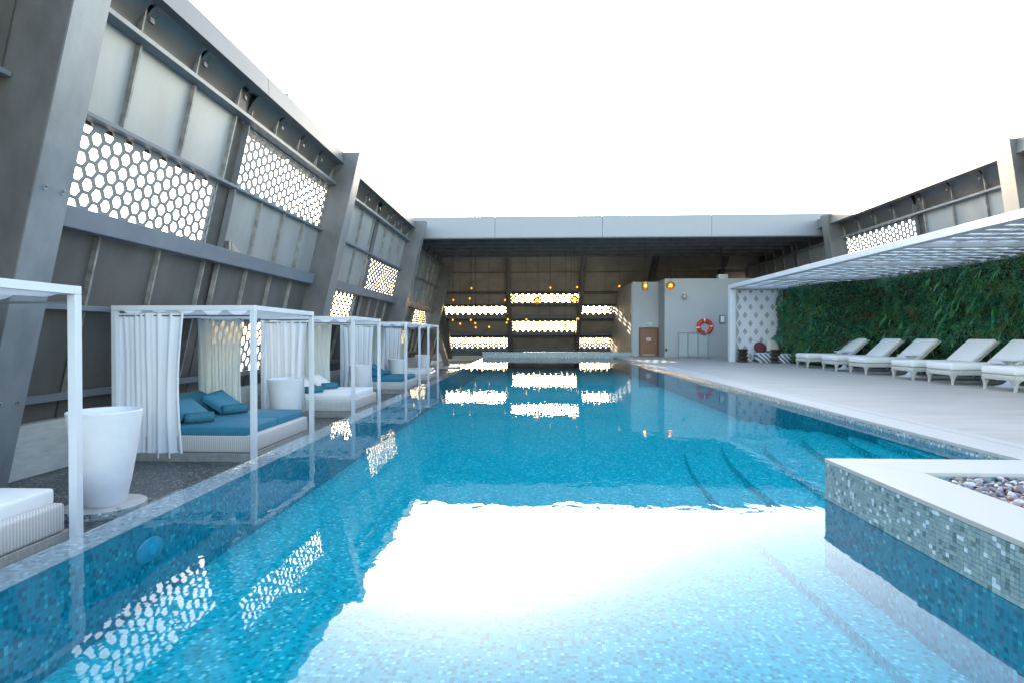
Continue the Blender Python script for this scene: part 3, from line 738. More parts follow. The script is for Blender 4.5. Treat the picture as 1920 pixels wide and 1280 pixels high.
def cabana(Y, label, mat_top, mat_side, towels, teal):
    t = thing('cabana', label, 'cabana', (-3.85, Y, LOW), 0, 'cabanas along the left side of the pool')
    P = .07
    # local: x from 0 (pool side) to -BD, y from 0 to BW_, z from the lower deck
    def post(x, y): obj('post', MB().box(x, x+P, y, y+P, 0, PH-P-.002), white_metal, t, bev=.004)
    for x in (-P, -BD): 
        for y in (0, BW_-P): post(x, y)
    z0, z1 = PH-P, PH
    for y in (0, BW_-P): obj('top_beam', MB().box(-BD, 0, y, y+P, z0, z1), white_metal, t, bev=.004)
    for x in (-P, -BD): obj('top_beam', MB().box(x+.001, x+P-.001, P+.001, BW_-P-.001, z0+.001, z1-.001), white_metal, t)
    # sliding canopy, pleated along x
    m = MB(); nf = 5
    def can(u, v):
        x = -P-.01-(BD-2*P-.02)*u; y = P+.005+(BW_-2*P-.01)*v
        s = abs(math.sin(u*nf*PI))
        return (x, y, z1-.035-.115*s*(.75+.25*math.sin(v*4+u*7)))
    m.grid(can, 50, 10); obj('canopy', m, canopy_m, t, smooth=True)
    for k in range(1, nf):
        x = -P-.01-(BD-2*P-.02)*k/nf
        obj('canopy_rod', MB().tube((x, P, z1-.03), (x, BW_-P, z1-.03), .012, n=6), white_metal, t)
    # curtain rails and curtains
    for y in (P*.5, BW_-P*.5):
        obj('curtain_rail', MB().tube((-BD+P, y+.03*(1 if y < 1 else -1), z0-.07), (-P, y+.03*(1 if y < 1 else -1), z0-.07), .011, n=6), steel_rail, t)
    sd_ = int(Y*10)
    obj('curtain', curtain(-BD+.0, -1.03, .06, z0-.035, .05, 6, .042, 'x', sd_), curtain_m, t, smooth=True)
    obj('curtain', curtain(-BD+.02, -1.2, BW_-.1, z0-.05, .12, 6, .05, 'x', sd_+3), curtain_b, t, smooth=True)
    # platform, wicker base, mattress
    obj('platform', MB().box(-BD+.02, -P-.005, P*.4, BW_-P*.4, 0.0, .115), wood_plat, t, bev=.005)
    bx0, bx1, by0, by1 = -BD+.06, -P-.012, P+.012, BW_-P-.012
    bs = rounded(bx1-bx0, by1-by0, .24, .03, 3); bs.V = [(v[0]+(bx0+bx1)/2, v[1]+(by0+by1)/2, v[2]+.118) for v in bs.V]
    obj('wicker_base', bs, wick_bed, t, smooth=True, angle=30)
    hw = (by1-by0)/2
    for k in range(2):
        mm = rounded(bx1-bx0-.12, hw-.025, .125, .03, 3)
        mm.V = [(v[0]+(bx0+bx1)/2-.02, v[1]+by0+hw*(k+.5), v[2]+.345+(.012 if v[2] > .06 else 0)) for v in mm.V]
        obj('mattress', mm, mat_top, t, smooth=True, angle=30)
    zt = .345+.125+.012
    # two raised head cushions and pillows (things of their own)
    word = 'teal' if teal else 'white'; short = label.split(' ')[0]+' cabana bed'
    for k in range(2):
        yy = by0+hw*(k+.5)
        h = rounded(.62, hw-.05, .1, .035, 3)
        Mx = Matrix.Translation((bx0+.48, yy, zt+.004)) @ Matrix.Rotation(math.radians(24), 4, 'Y') @ Matrix.Translation((-.28, 0, 0))
        h.V = [tuple(Mx @ Vector(v)) for v in h.V]
        mn = min(v[2] for v in h.V); h.V = [(v[0], v[1], v[2]+zt+.002-mn) for v in h.V]
        o = obj('backrest_cushion', h, mat_top, None, smooth=True, angle=30); o.location = t.location
        tag(o, f'{word} wedge backrest cushion, {"near" if k == 0 else "far"} one on the {short}', 'cushion', 'backrest cushions on the daybeds')
        if towels:
            m = MB(); roll(m, (bx0+.95, yy-.16, zt+.002), .38, .08, math.radians(48 if k else 40))
            o = obj('rolled_towel', m, teal_towel, None, smooth=True); o.location = t.location
            so = o.modifiers.new('thick', 'SOLIDIFY'); so.thickness = .012; so.offset = -1
            tag(o, f'rolled teal towel, {"near" if k == 0 else "far"} one on the {short}', 'towel', 'rolled towels on the daybeds')
            pl = rounded(.42, hw-.3, .1, .02, 3, puff=.045)
            Mx = Matrix.Translation((bx0+.60, yy+.03, zt+.15)) @ Matrix.Rotation(math.radians(36), 4, 'Y') @ Matrix.Rotation(math.radians(6 if k else -5), 4, 'Z')
            pl.V = [tuple(Mx @ Vector((v[0], v[1], v[2]*.7))) for v in pl.V]
            o = obj('pillow', pl, mat_top, None, smooth=True); o.location = t.location
            tag(o, f'{word} pillow, {"near" if k == 0 else "far"} one on the {short}', 'pillow', 'pillows on the daybeds')
    return t
cabana(2.48, 'nearest cabana with a white mattress, cut by the left edge of the picture', cushion_m, cushion_m, False, False)
cabana(7.42, 'second cabana with a teal mattress, behind the nearest planter pot', teal_m, teal_dk, True, True)
cabana(11.6, 'third cabana with a white mattress and teal towels, in the row by the pool', cushion_m, cushion_m, True, False)
cabana(16.45, 'fourth cabana with a teal mattress, beyond the third planter pot', teal_m, teal_dk, True, True)
cabana(20.0, 'farthest cabana with a white mattress, at the end of the row', cushion_m, cushion_m, False, False)

# planter pots
def pot(X, Y, label, disc):
    t = thing('planter_pot', label, 'pot', (X, Y, LOW), 0, 'tall white pots between the cabanas')
    zb = .072 if disc else .002
    prof = [(r_*.83, z_) for r_, z_ in [(.0, zb), (.2, zb), (.215, zb+.02), (.27, zb+.25), (.33, zb+.55), (.372, zb+.85), (.382, zb+.93), (.372, zb+.937), (.352, zb+.93), (.335, zb+.8), (.0, zb+.78)]]
    obj('pot_body', MB().lathe(prof, 40), white_matt, t, smooth=True, angle=50)
    if disc:
        obj('stone_disc', MB().lathe([(.35, 0), (.355, .05), (.35, .07)], 40), mosaic('disc_mosaic', (0, 2), T, GREY, .4), t, smooth=True, angle=40)
        obj('disc_top', MB().lathe([(.35, .0702), (.345, .0712)], 40), concrete, t)
        obj('drain_plug', MB().lathe([(.02, .0713), (.02, .075)], 10, (.24, -.14, 0)), steel_rail, t)
pot(-4.3, 5.33, 'tall white tapered pot on a round stone disc, nearest pot', True)
pot(-4.78, 10.35, 'tall white tapered pot between the second and third cabanas', False)
pot(-4.85, 15.15, 'tall white tapered pot between the third and fourth cabanas', False)
pot(-4.85, 19.25, 'tall white tapered pot between the fourth and farthest cabanas', False)
pot(-4.8, 23.5, 'tall white tapered pot beyond the farthest cabana', False)

# underwater inlet on the left wall
t = thing('pool_light', 'round blue light set in the left pool wall under water', 'pool light', (XLI, 3.22, -.19))
m = MB(); m.add([(.004+.014*b, .115*r_*math.cos(a), .072*r_*math.sin(a)) for r_, b in ((1, 0), (.93, 1), (.0001, 1.3)) for a in [2*PI*k/28 for k in range(28)]],
      [(j*28+i, j*28+(i+1) % 28, (j+1)*28+(i+1) % 28, (j+1)*28+i) for j in range(2) for i in range(28)])
obj('rim', m, M('pool_light_blue', (.01, .55, .72), .4, 0, .03, 5), t, smooth=True)
m = MB(); m.lathe([(.03, 0), (.03, .01), (.025, .012)], 18); m.V = [(.02+v[2], v[0], v[1]) for v in m.V]
obj('lens', m, M('pool_lens_blue', (.02, .66, .85), .3, 0, .03, 5), t)

# ------------------------------------------------------------------ stone edged planter with pebbles, front right
PX, PY = 1.97, 3.79
PT = HC-.826
pl = thing('pebble_planter', 'raised mosaic planter with white stone coping filled with pebbles', 'planter', (PX, PY, 0))
inX, inY = PX+.385, PY-.37
ox, oy, oz = PX, PY, 0
m = MB(); m.box(PX+.004, inX, -2, PY-.004, BOT, PT-.027); m.box(inX, 6.5, inY, PY-.004, BOT, PT-.027)
obj('core', m, mos_grey_x, pl, off=pl.location)
# below the water the same wall is blue
m = MB(); m.box(PX-.0, PX+.004, -2, PY, BOT, -.002); m.box(PX, XR-.002, PY-.004, PY, BOT, -.002)
obj('submerged_facing', m, mos_wall_y, pl, off=pl.location)
# mitred coping slabs, split into lengths
def quadslab(P, z0, z1, mat, name='coping_slab'):
    m = MB(); m.hexa([(x, y, z0) for x, y in P]+[(x, y, z1) for x, y in P]); obj(name, m, mat, pl, off=pl.location, bev=.002)
e = .006
quadslab([(PX-e, .6), (inX-.0, .6), (inX, inY-.0015), (PX-e, PY+e-.003)], PT-.026, PT, coping_m)
quadslab([(PX-e, -1.2), (inX, -1.2), (inX, .597), (PX-e, .597)], PT-.026, PT, coping_m)
quadslab([(inX+.0015, inY), (4.9, inY), (4.9, PY+e), (PX-e+.003, PY+e)], PT-.026, PT, coping_m)
quadslab([(4.903, inY), (6.6, inY), (6.6, PY+e), (4.903, PY+e)], PT-.026, PT, coping_m)
# mosaic tiles on the face towards the pool: the nearest visible ones are pieces
tcol = [(.12, .17, .175), (.22, .29, .30), (.27, .34, .345), (.22, .30, .33), (.33, .40, .38), (.56, .65, .69), (.25, .33, .33)]
tw = [1.6, 3, 4, 3, 2, 1.4, 3]
tmats = [M(f'mosaic_glass_{k}', c, .3, 0, .12, 30) for k, c in enumerate(tcol)]
tb = MB(); tb.box(0, .007, 0, T-.0016, 0, T-.0016)
tms = [tb.mesh('tile', mm) for mm in tmats]
rt = random.Random(3)
rest = [MB() for _ in tms]; nt_ = 0
ztop = PT-.028; nrow = int(ztop/T)
cells = [(r_, c_) for c_ in range(0, 112) for r_ in range(nrow)]
# ordered by how large they show: visible part nearest to the camera (x = 1920 px is y ~ 2.25)
vis = sorted(cells, key=lambda q: abs((PY-.001-q[1]*T)-2.3) if PY-q[1]*T > 2.2 else 99)
near = set(vis[:290])
for (r_, c_) in cells:
    k = rt.choices(range(len(tms)), tw)[0]
    y = PY-.001-(c_+1)*T; z = ztop-(r_+1)*T+.001
    dx = rt.uniform(-.0008, .0008)
    if (r_, c_) in near:
        piece('tile', tms[k], pl, (-.003+dx, y-PY, z))
    else:
        rest[k].box(PX-.003+dx, PX+.0035, y, y+T-.0016, z, z+T-.0016)
me = bpy.data.meshes.new('mosaic_tiles'); V = []; F = []; mi = []
for k, mb in enumerate(rest):
    o_ = len(V); V += mb.V; F += [tuple(o_+i for i in f) for f in mb.F]; mi += [k]*len(mb.F)
V = [(v[0]-PX, v[1]-PY, v[2]) for v in V]
me.from_pydata(V, [], F)
for mm in tmats: me.materials.append(mm)
me.polygons.foreach_set('material_index', mi); me.update()
o = bpy.data.objects.new('mosaic_tiles', me); COL.objects.link(o); o.parent = pl; o['kind'] = 'stuff'
# far face of the planter
m = MB(); m.add([(PX+.004, PY, 0), (6.5, PY, 0), (6.5, PY, PT-.027), (PX+.004, PY, PT-.027)], [(3, 2, 1, 0)]); obj('rear_facing', m, mos_grey_x, pl, off=pl.location)
# pebbles
pcol = [(.34, .34, .37), (.16, .15, .18), (.09, .085, .11), (.48, .47, .47), (.22, .13, .12), (.30, .21, .19), (.42, .30, .26), (.2, .19, .23), (.55, .55, .56), (.13, .11, .13), (.3, .28, .3), (.24, .17, .18)]
pms = []
for k, c in enumerate(pcol):
    bm = bmesh.new(); bmesh.ops.create_icosphere(bm, subdivisions=2, radius=1)
    for v in bm.verts:
        n_ = noise.noise(v.co*1.1+Vector((k*7, 0, 0)))*.22; v.co *= 1+n_
    m = MB(); bm.verts.ensure_lookup_table(); m.V = [tuple(v.co) for v in bm.verts]; m.F = [tuple(v.index for v in f.verts) for f in bm.faces]; bm.free()
    pms.append((m, m.mesh('pebble', M(f'pebble_stone_{k}', c, .5, 0, .2, 25, .1, 60), True)))
bed = thing('pebble_bed', 'multicoloured rounded pebbles filling the raised planter', 'pebbles', (inX, inY, PT-.14))
m = MB(); m.box(inX+.002, 6.5, -1.2, inY-.002, PT-.2, PT-.068); obj('soil', m, strip_m, bed, off=bed.location)
rp = random.Random(11); pts = []
x = inX+.01
step = .034
ry = 0
y = inY-.015
while y > 1.4:
    x = inX+.015+(ry % 2)*step*.6
    while x < 4.0:
        # inside the field the lens sees: x/y ratio below about .97 (image edge) plus a margin
        if x/max(y, .1) < 1.15: pts.append((x+rp.uniform(-.008, .008), y+rp.uniform(-.008, .008)))
        x += step*1.25
    y -= step*.8; ry += 1
cx, cy = 2.7, 3.0
pts.sort(key=lambda q: (q[0]-2.75)**2*1.0+(q[1]-3.1)**2)
restp = {}
for i, (x, y) in enumerate(pts):
    for lay in (0, 1):
        if lay and rp.random() < .45: continue
        k = rp.randrange(len(pms)); a = rp.uniform(.016, .028); b = a*rp.uniform(.6, .9); c = a*rp.uniform(.45, .7)
        rot = (rp.gauss(0, .35), rp.gauss(0, .35), rp.uniform(0, PI))
        z = PT-.068+.012+lay*.024+rp.uniform(-.004, .008)
        if lay: x += rp.uniform(-.015, .015); y += rp.uniform(-.015, .01)
        if x < inX+a or y > inY-a: continue
        if i < 170 and lay == 1 or i < 170 and rp.random() < .95:
            if sum(1 for _ in ()) == 0 and restp.get('n', 0) < 295:
                restp['n'] = restp.get('n', 0)+1
                piece('pebble', pms[k][1], bed, (x-inX, y-inY, z-(PT-.14)), rot, (a, b, c)); continue
        Mx = Matrix.Translation((x, y, z)) @ Matrix.Rotation(rot[2], 4, 'Z') @ Matrix.Rotation(rot[0], 4, 'X') @ Matrix.Diagonal((a, b, c, 1))
        mb = restp.setdefault(k, MB()); mb.add([Mx @ Vector(v) for v in pms[k][0].V], pms[k][0].F)
me = bpy.data.meshes.new('loose_pebbles'); V = []; F = []; mi = []
for k in range(len(pms)):
    if k not in restp: continue
    o_ = len(V); V += restp[k].V; F += [tuple(o_+i for i in f) for f in restp[k].F]; mi += [k]*len(restp[k].F)
me.from_pydata([(v[0]-inX, v[1]-inY, v[2]-(PT-.14)) for v in V], [], F)
for k in range(len(pms)): me.materials.append(pms[k][1].materials[0])
me.polygons.foreach_set('material_index', mi); me.polygons.foreach_set('use_smooth', [True]*len(F)); me.update()
o = bpy.data.objects.new('loose_pebbles', me); COL.objects.link(o); o.parent = bed; o['kind'] = 'stuff'

# ------------------------------------------------------------------ pergola
GX = 7.7; GZ0, GZ1 = HC+1.855, HC+2.005; GXB = 11.5
YE = 22.2; YS = 2.0
pg = thing('pergola', 'long white pergola with slatted roof over the loungers', 'pergola', (GX, YE, DECK))
def gp(name, m, mat=white_metal, par=None, **k): return obj(name, m, mat, par or pg, off=pg.location, **k)
gp('post', MB().box(GX, GX+.21, YE-.21, YE, DECK, GZ0-.001), bev=.006)
gp('front_beam', MB().box(GX, GX+.21, YS, YE, GZ0, GZ1), bev=.006)
gp('rear_beam', MB().box(GXB, GXB+.15, YS, YE, GZ0, GZ1))
crossY = [YE-.11-.0, 18.55, 15.1, 11.95, 8.75, 5.5, 2.3]
for y in crossY: gp('cross_beam', MB().box(GX+.212, GXB-.002, y-.05, y+.05, GZ0+.002, GZ1-.002))
for a, b in zip(crossY[:-1], crossY[1:]):
    y1, y0 = a-.052, b+.052
    n = 7; pitch = (y1-y0)/n
    for k in range(n):
        yy = y0+pitch*(k+.5)
        gp('slat', MB().box(GX+.213, GXB-.003, yy-.14, yy+.14, GZ1-.035, GZ1-.012))
    m = MB(); x = GX+.45
    while x < GXB-.1:
        gp('divider', MB().box(x, x+.035, y0+.001, y1-.001, GZ1-.06, GZ1-.036)); gp('divider', MB().box(x+.12, x+.155, y0+.001, y1-.001, GZ1-.06, GZ1-.036))
        x += .62
# diamond lattice screen at the far end
ds = thing('diamond_screen', 'white lattice screen with grey diamonds at the far end of the pergola', 'screen', (8.9, YE-.05, DECK))
sx0, sx1, sz0, sz1 = GX+.212, 10.6, DECK+.0, GZ0-.002
obj('backing', MB().box(sx0, sx1, YE-.02, YE+.01, sz0, sz1), M('screen_back_grey', (.33, .34, .35), .7), ds, off=ds.location)
obj('edge_stile', MB().box(sx0, sx0+.1, YE-.05, YE-.021, sz0, sz1), white_matt, ds, off=ds.location)
A, B = .215, .325
def clipx(P):
    return [(min(max(x, sx0+.1), sx1), min(max(z, sz0+.01), sz1-.01)) for x, z in P]
def dring(cx, cz, s0, s1):
    m = MB(); Q = [(A, 0), (0, B), (-A, 0), (0, -B)]
    V = []
    for s_ in (s0, s1):
        for yy in (YE-.05, YE-.021):
            V += [(x, yy, z) for x, z in clipx([(cx+a*s_, cz+b*s_) for a, b in Q])]
    F = []
    for k in range(4):
        l = (k+1) % 4
        F += [(k, l, 8+l, 8+k), (k, 4+k, 4+l, l), (8+k, 8+l, 12+l, 12+k)]
    return m.add(V, F)
ci = 0
for i in range(0, 14):
    for j in range(0, 10):
        cx = sx0+.1+A*.6+i*A; cz = sz0+.2+j*2*B+(B if i % 2 else 0)
        if cx > sx1+A or cz > sz1+.1: continue
        obj('lattice_ring', dring(cx, cz, 1.0, .86), white_matt, ds, off=ds.location)
        obj('lattice_ring', dring(cx, cz, .8, .46), white_matt, ds, off=ds.location)

# ------------------------------------------------------------------ living wall
def gx(y, z):
    """face of the planting: a jog brings it forward at the far end"""
    t_ = min(1, max(0, (y-17.6)/1.9)); t_ = t_*t_*(3-2*t_)
    return 10.95-1.25*t_
gw = thing('green_wall', 'dense planted green wall behind the loungers under the pergola', 'green wall', (11, 15, DECK))
m = MB(); m.grid(lambda u, v: (gx(6+u*16.1, 0)+.1, 6+u*16.1, DECK+v*(GZ0-DECK-.05)), 60, 1); obj('backing', m, green_dk, gw, off=gw.location)
def leafmat():
    m = bpy.data.materials.new('leaves'); m.use_nodes = True
    t = m.node_tree; N = t.nodes; L = t.links; b = N['Principled BSDF']
    at = N.new('ShaderNodeAttribute'); at.attribute_name = 'leaf'
    L.new(at.outputs['Color'], b.inputs['Base Color']); b.inputs['Roughness'].default_value = .5
    out = N['Material Output']; tr = N.new('ShaderNodeBsdfTranslucent'); L.new(at.outputs['Color'], tr.inputs[0])
    mx = N.new('ShaderNodeMixShader'); mx.inputs[0].default_value = .2; L.new(b.outputs[0], mx.inputs[1]); L.new(tr.outputs[0], mx.inputs[2]); L.new(mx.outputs[0], out.inputs[0])
    return m
leaf_m = leafmat()
def foliage(name, gens, parent, off):
    V = []; F = []; C = []
    for P, faces, col in gens:
        o_ = len(V); V += P; F += [tuple(o_+i for i in f) for f in faces]; C += [col]*len(P)
    me = bpy.data.meshes.new(name); me.from_pydata([(v[0]-off[0], v[1]-off[1], v[2]-off[2]) for v in V], [], F)
    at = me.color_attributes.new('leaf', 'FLOAT_COLOR', 'POINT')
    at.data.foreach_set('color', [c for col in C for c in (*col, 1)])
    me.materials.append(leaf_m); me.update()
    o = bpy.data.objects.new(name, me); COL.objects.link(o)
    if parent is not None: o.parent = parent
    o['kind'] = 'stuff'; return o
rl = random.Random(5)
PAL = [(.018, .085, .04), (.012, .06, .035), (.03, .12, .035), (.012, .075, .055), (.05, .12, .03), (.02, .10, .07), (.035, .07, .02), (.07, .06, .025), (.016, .09, .03)]
def leaf(p, L_, W_, dirv, up, col):
    d = dirv.normalized(); s = d.cross(up).normalized() if d.cross(up).length > .01 else Vector((1, 0, 0))
    m1 = p+d*L_*.5+s*W_*.5+up*W_*.15; m2 = p+d*L_*.5-s*W_*.5+up*W_*.15; e_ = p+d*L_-up*L_*.12
    return ([tuple(p), tuple(m1), tuple(e_), tuple(m2)], [(0, 1, 2, 3)], col)
gens = []
for k in range(80000):
    y = rl.uniform(6.2, 22.05); z = rl.uniform(DECK+.03, GZ0-.06)
    n_ = noise.noise(Vector((y*1.1, z*1.6, 0))); n2 = noise.noise(Vector((y*3.1, z*3.6, 9)))
    bulge = .17+.24*n_+.18*n2
    x = gx(y, z)-max(.0, bulge)*rl.random()**.4
    cn = noise.noise(Vector((y*.9, z*1.4, 4)))+.35*noise.noise(Vector((y*3, z*3, 2)))
    col = PAL[int((cn*1.3+.5)*len(PAL)) % len(PAL)] if rl.random() < .8 else rl.choice(PAL)
    f = rl.uniform(.55, 1.5); col = tuple(c*f*2.4 for c in col)
    kind = noise.noise(Vector((y*.8, z*.8, 20)))
    if kind > .12:
        L_, W_ = rl.uniform(.1, .2), rl.uniform(.012, .022); dirv = Vector((-.6+rl.uniform(-.3, .3), rl.gauss(0, .6), rl.gauss(-.25, .6)))
    elif kind > -.15:
        L_, W_ = rl.uniform(.05, .09), rl.uniform(.03, .05); dirv = Vector((-.5, rl.gauss(0, .7), rl.gauss(-.3, .6)))
    else:
        L_, W_ = rl.uniform(.035, .06), rl.uniform(.025, .04); dirv = Vector((-.4, rl.gauss(0, .8), rl.gauss(0, .8)))
    gens.append(leaf(Vector((x, y, z)), L_, W_, dirv, Vector((-.55, rl.uniform(-.3, .3), .75)).normalized(), col))
foliage('foliage', gens, gw, gw.location)
# larger arching ferns and tufts that stand out of it
for k in range(90):
    y = rl.uniform(9, 21.5); z = rl.uniform(.4, GZ0-.25)
    if k < 45: y = rl.uniform(12, 15.5); z = rl.uniform(1.4, 2.8)
    x = gx(y, z)-.14; col0 = rl.choice([(.02, .15, .075), (.03, .13, .06), (.04, .16, .05), (.06, .15, .06)])
    gens = []
    for q in range(rl.randrange(9, 16)):
        a = rl.uniform(0, 2*PI); d = Vector((-.7, math.cos(a)*.9, math.sin(a)*.7+.35)).normalized(); L_ = rl.uniform(.18, .36); W_ = rl.uniform(.01, .02)
        p = Vector((x, y, z)); f = rl.uniform(.8, 1.7); c = tuple(v*f*1.5 for v in col0)
        P = []
        s = d.cross(Vector((0, 0, 1))).normalized()
        for i in range(6):
            t_ = i/5; q_ = p+d*L_*t_+Vector((0, 0, -1))*L_*.75*t_*t_; w_ = W_*math.sin(PI*(.12+.86*t_))
            P += [tuple(q_+s*w_), tuple(q_-s*w_)]
        gens.append((P, [(2*i, 2*i+1, 2*i+3, 2*i+2) for i in range(5)], c))
    o = foliage('fern', gens, gw, gw.location); del o['kind']

# ------------------------------------------------------------------ sun loungers
def lounger():
    t = thing('sun_lounger', '', 'sun lounger', group='white sun loungers in a row facing the pool')
    W = .78
    fr = rounded(1.98, W-.02, .1, .02, 2); fr.V = [(v[0]+.98, v[1], v[2]+.2) for v in fr.V]
    obj('wicker_frame', fr, wick_lo, t, smooth=True, angle=30)
    for x in (.05, 1.9):
        for s in (-1, 1):
            m = MB(); y = s*(W/2-.045)
            prof = [(0, .016), (.03, .017), (.1, .02), (.17, .035), (.2, .05), (.22, .055)]
            for (z0, a), (z1, b) in zip(prof[:-1], prof[1:]):
                cx0, cx1 = x-.03*(1-z0/.2)*(1 if x < 1 else -1)*.6, x-.03*(1-z1/.2)*(1 if x < 1 else -1)*.6
                m.hexa([(cx0-a, y-a, z0), (cx0+a, y-a, z0), (cx0+a, y+a, z0), (cx0-a, y+a, z0), (cx1-b, y-b, z1), (cx1+b, y-b, z1), (cx1+b, y+b, z1), (cx1-b, y+b, z1)])
            obj('leg', m, wick_lo, t, smooth=True, angle=50)
    s = rounded(1.36, W+.01, .15, .055, 4); s.V = [(v[0]+.66, v[1], v[2]+.302+.006*math.sin(v[0]*9)*(v[2] > .1)) for v in s.V]
    obj('seat_cushion', s, cushion_m, t, smooth=True, angle=50)
    ang = -math.radians(43)
    R_ = Matrix.Translation((1.33, 0, .335)) @ Matrix.Rotation(ang, 4, 'Y')
    b = rounded(.76, W-.0, .11, .035, 3); b.V = [tuple(R_ @ Vector((v[0]+.40, v[1], v[2]+.012))) for v in b.V]
    obj('back_cushion', b, cushion_m, t, smooth=True, angle=50)
    f = rounded(.80, W-.0, .035, .012, 2); f.V = [tuple(R_ @ Vector((v[0]+.42, v[1], v[2]-.026))) for v in f.V]
    obj('backrest_frame', f, wick_lo, t, smooth=True, angle=30)
    for s_ in (-1, 1):
        p = R_ @ Vector((.55, s_*(W/2-.1), -.02)); obj('stay', MB().tube(p, (p.x+.12, p.y, .29), .01, n=6), steel_rail, t)
        m = MB(); m.tube((1.2, s_*(W/2-.05)-.012, .19), (1.2, s_*(W/2-.05)+.012, .19), .022, n=10); obj('hinge', m, black_m, t)
    return t
LY = [10.65, 12.17, 13.36, 15.14, 16.56, 18.22]
names = ['nearest sun lounger, cut by the right edge of the picture', 'second sun lounger from the right, beyond the nearest side table',
         'third sun lounger from the right, in front of the middle side table', 'fourth sun lounger from the right, beyond the middle side table',
         'second sun lounger from the far end, in front of the farthest side table', 'farthest sun lounger, next to the patterned pouf']
l0 = lounger()
for i, y in enumerate(LY):
    o = l0 if i == 0 else copy_tree(l0)
    o.location = (8.69+random.uniform(-.02, .02), y, DECK); o.rotation_euler = (0, 0, random.uniform(-.015, .015)); o['label'] = names[i]

def table():
    t = thing('side_table', '', 'side table', group='white pedestal side tables between the loungers')
    obj('table_top', MB().lathe([(.0, .525), (.29, .527), (.3, .533), (.3, .543), (.29, .547), (0, .547)], 32), white_matt, t, smooth=True, angle=35)
    obj('pedestal', MB().lathe([(.24, 0), (.24, .008), (.2, .02), (.12, .045), (.07, .09), (.042, .16), (.032, .28), (.04, .4), (.07, .47), (.12, .505), (.17, .524)], 28), white_matt, t, smooth=True, angle=60)
    return t
t0 = table()
for i, (x, y, lab) in enumerate([(9.55, 11.42, 'white round pedestal table beside the nearest lounger'), (9.5, 14.25, 'white round pedestal table in the middle of the row of loungers'),
                                 (9.6, 17.38, 'white round pedestal table between the two farthest loungers')]):
    o = t0 if i == 0 else copy_tree(t0); o.location = (x, y, DECK); o['label'] = lab

# ------------------------------------------------------------------ lounge corner by the diamond screen
def stool():
    t = thing('carved_stool', '', 'stool', group='dark carved stools near the diamond screen')
    m = MB(); prof = [(.20, 0), (.205, .03), (.17, .075), (.145, .09), (.2, .16), (.205, .2), (.15, .245), (.135, .265), (.19, .32), (.2, .36), (.17, .385), (.14, .4), (.19, .46), (.2, .49), (.195, .5)]
    m.lathe(prof, 10); obj('stool_body', m, wood_dark, t, bev=.004)
    obj('stool_seat', MB().lathe([(.0, .501), (.18, .501), (.185, .508), (.17, .515), (0, .515)], 20), wood_dark, t, smooth=True)
    return t
s0 = stool()
for i, (x, y, lab) in enumerate([(8.12, 21.75, 'dark carved stool beside the pergola post'), (9.12, 21.1, 'dark carved stool in front of the low patterned seat')]):
    o = s0 if i == 0 else copy_tree(s0); o.location = (x, y, DECK); o['label'] = lab; o.rotation_euler = (0, 0, i*.3)
pat_m = bpy.data.materials.new('zigzag_weave'); pat_m.use_nodes = True
N = pat_m.node_tree.nodes; L = pat_m.node_tree.links; b = N['Principled BSDF']
geo = N.new('ShaderNodeTexCoord'); mp = N.new('ShaderNodeMapping'); mp.inputs['Rotation'].default_value = (0, .75, 0); L.new(geo.outputs['Object'], mp.inputs[0])
wv = N.new('ShaderNodeTexWave'); wv.inputs['Scale'].default_value = 2.6; wv.inputs['Distortion'].default_value = 2.5; wv.inputs['Detail'].default_value = 1; L.new(mp.outputs[0], wv.inputs[0])
r_ = N.new('ShaderNodeValToRGB'); r_.color_ramp.elements[0].position = .42; r_.color_ramp.elements[0].color = (.09, .1, .12, 1); r_.color_ramp.elements[1].position = .55; r_.color_ramp.elements[1].color = (.5, .52, .54, 1)
L.new(wv.outputs[0], r_.inputs[0]); L.new(r_.outputs[0], b.inputs['Base Color']); b.inputs['Roughness'].default_value = .85
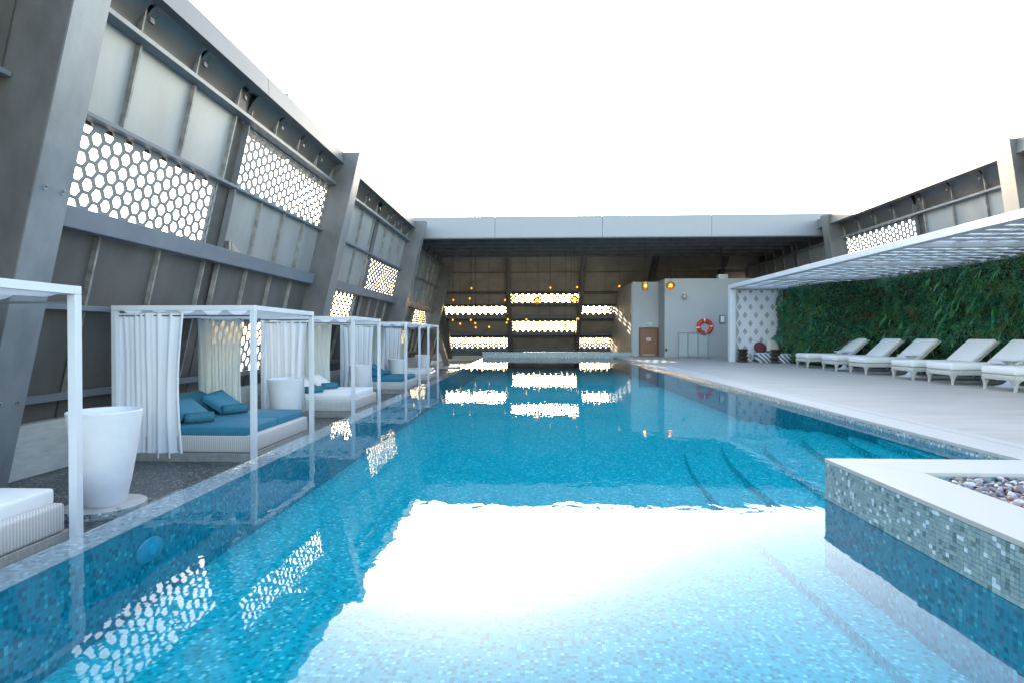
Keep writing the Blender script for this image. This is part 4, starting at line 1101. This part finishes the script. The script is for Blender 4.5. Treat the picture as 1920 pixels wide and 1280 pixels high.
def pouf(x, y, R_, h, lab, nm='pouf'):
    t = thing(nm, lab, nm, (x, y, DECK))
    obj('woven_body', MB().lathe([(.0, 0), (R_*.88, .0), (R_*.97, h*.2), (R_, h*.5), (R_*.97, h*.8), (R_*.9, h*.94)], 32), pat_m, t, smooth=True, angle=60)
    obj('top_pad', MB().lathe([(R_*.9, h*.94), (R_*.88, h*.985), (R_*.7, h), (0, h*1.01)], 32), M('pale_pad', (.45, .46, .46), .9), t, smooth=True)
    return t
pouf(9.42, 20.75+.4, .36, .36, 'round pouf with slanting dark and white weave beside the farthest lounger')
pouf(8.98, 21.75, .42, .37, 'low wide round seat with dark and white weave before the lattice screen', 'pouf')
h = MB(); h.lathe([(0, -.05), (.17, -.045), (.23, 0), (.17, .045), (0, .05)], 24); h.V = [(v[0], v[2]+v[1]*.0, v[1]) for v in h.V]
o = obj('round_cushion', h, maroon_m, None, smooth=True); o.location = (8.85, 21.93, DECK+.36+.2); o.rotation_euler = (-.25, 0, 0)
tag(o, 'dark maroon round cushion leaning on the low patterned seat', 'cushion')
pc = rounded(.48, .48, .1, .02, 3, puff=.05); o = obj('square_cushion', pc, M('cream_fabric', (.52, .5, .44), .9, 0, .05, 20, .2, 150), None, smooth=True)
o.location = (9.28, 21.85, DECK+.34+.27); o.rotation_euler = (math.radians(72), math.radians(8), math.radians(10))
tag(o, 'cream square cushion propped upright on the low patterned seat', 'cushion')

# ------------------------------------------------------------------ planting seen through the opening beyond the cabanas
gens = []
for k in range(5200):
    y = rl.gauss(26.2, 1.5); z = rl.gauss(.65, .6); x = -6.9-abs(rl.gauss(0, .35))
    if z < -.1 or z > 2.2: continue
    if noise.noise(Vector((y*2.2, z*2.2, 3))) > .28: continue
    c = rl.uniform(.5, 1.2); gens.append(leaf(Vector((x, y, z)), rl.uniform(.08, .16), rl.uniform(.03, .06), Vector((rl.uniform(-.3, .6), rl.gauss(0, 1), rl.gauss(0, 1))), Vector((.5, 0, .8)), (.03*c, .05*c, .02*c)))
sh = thing('shrub', 'dark shrub seen through the opening in the left wall beyond the farthest cabana', 'shrub', (-7, 26.2, -.5))
foliage('crown', gens, sh, sh.location)
m = MB()
for k in range(6): m.tube((-7, 26.2+.1*k-.3, -.6), (-7.05+.1*math.sin(k), 25+.5*k, 1.2), .03, .01, n=6)
obj('trunk', m, strip_m, sh, off=sh.location)
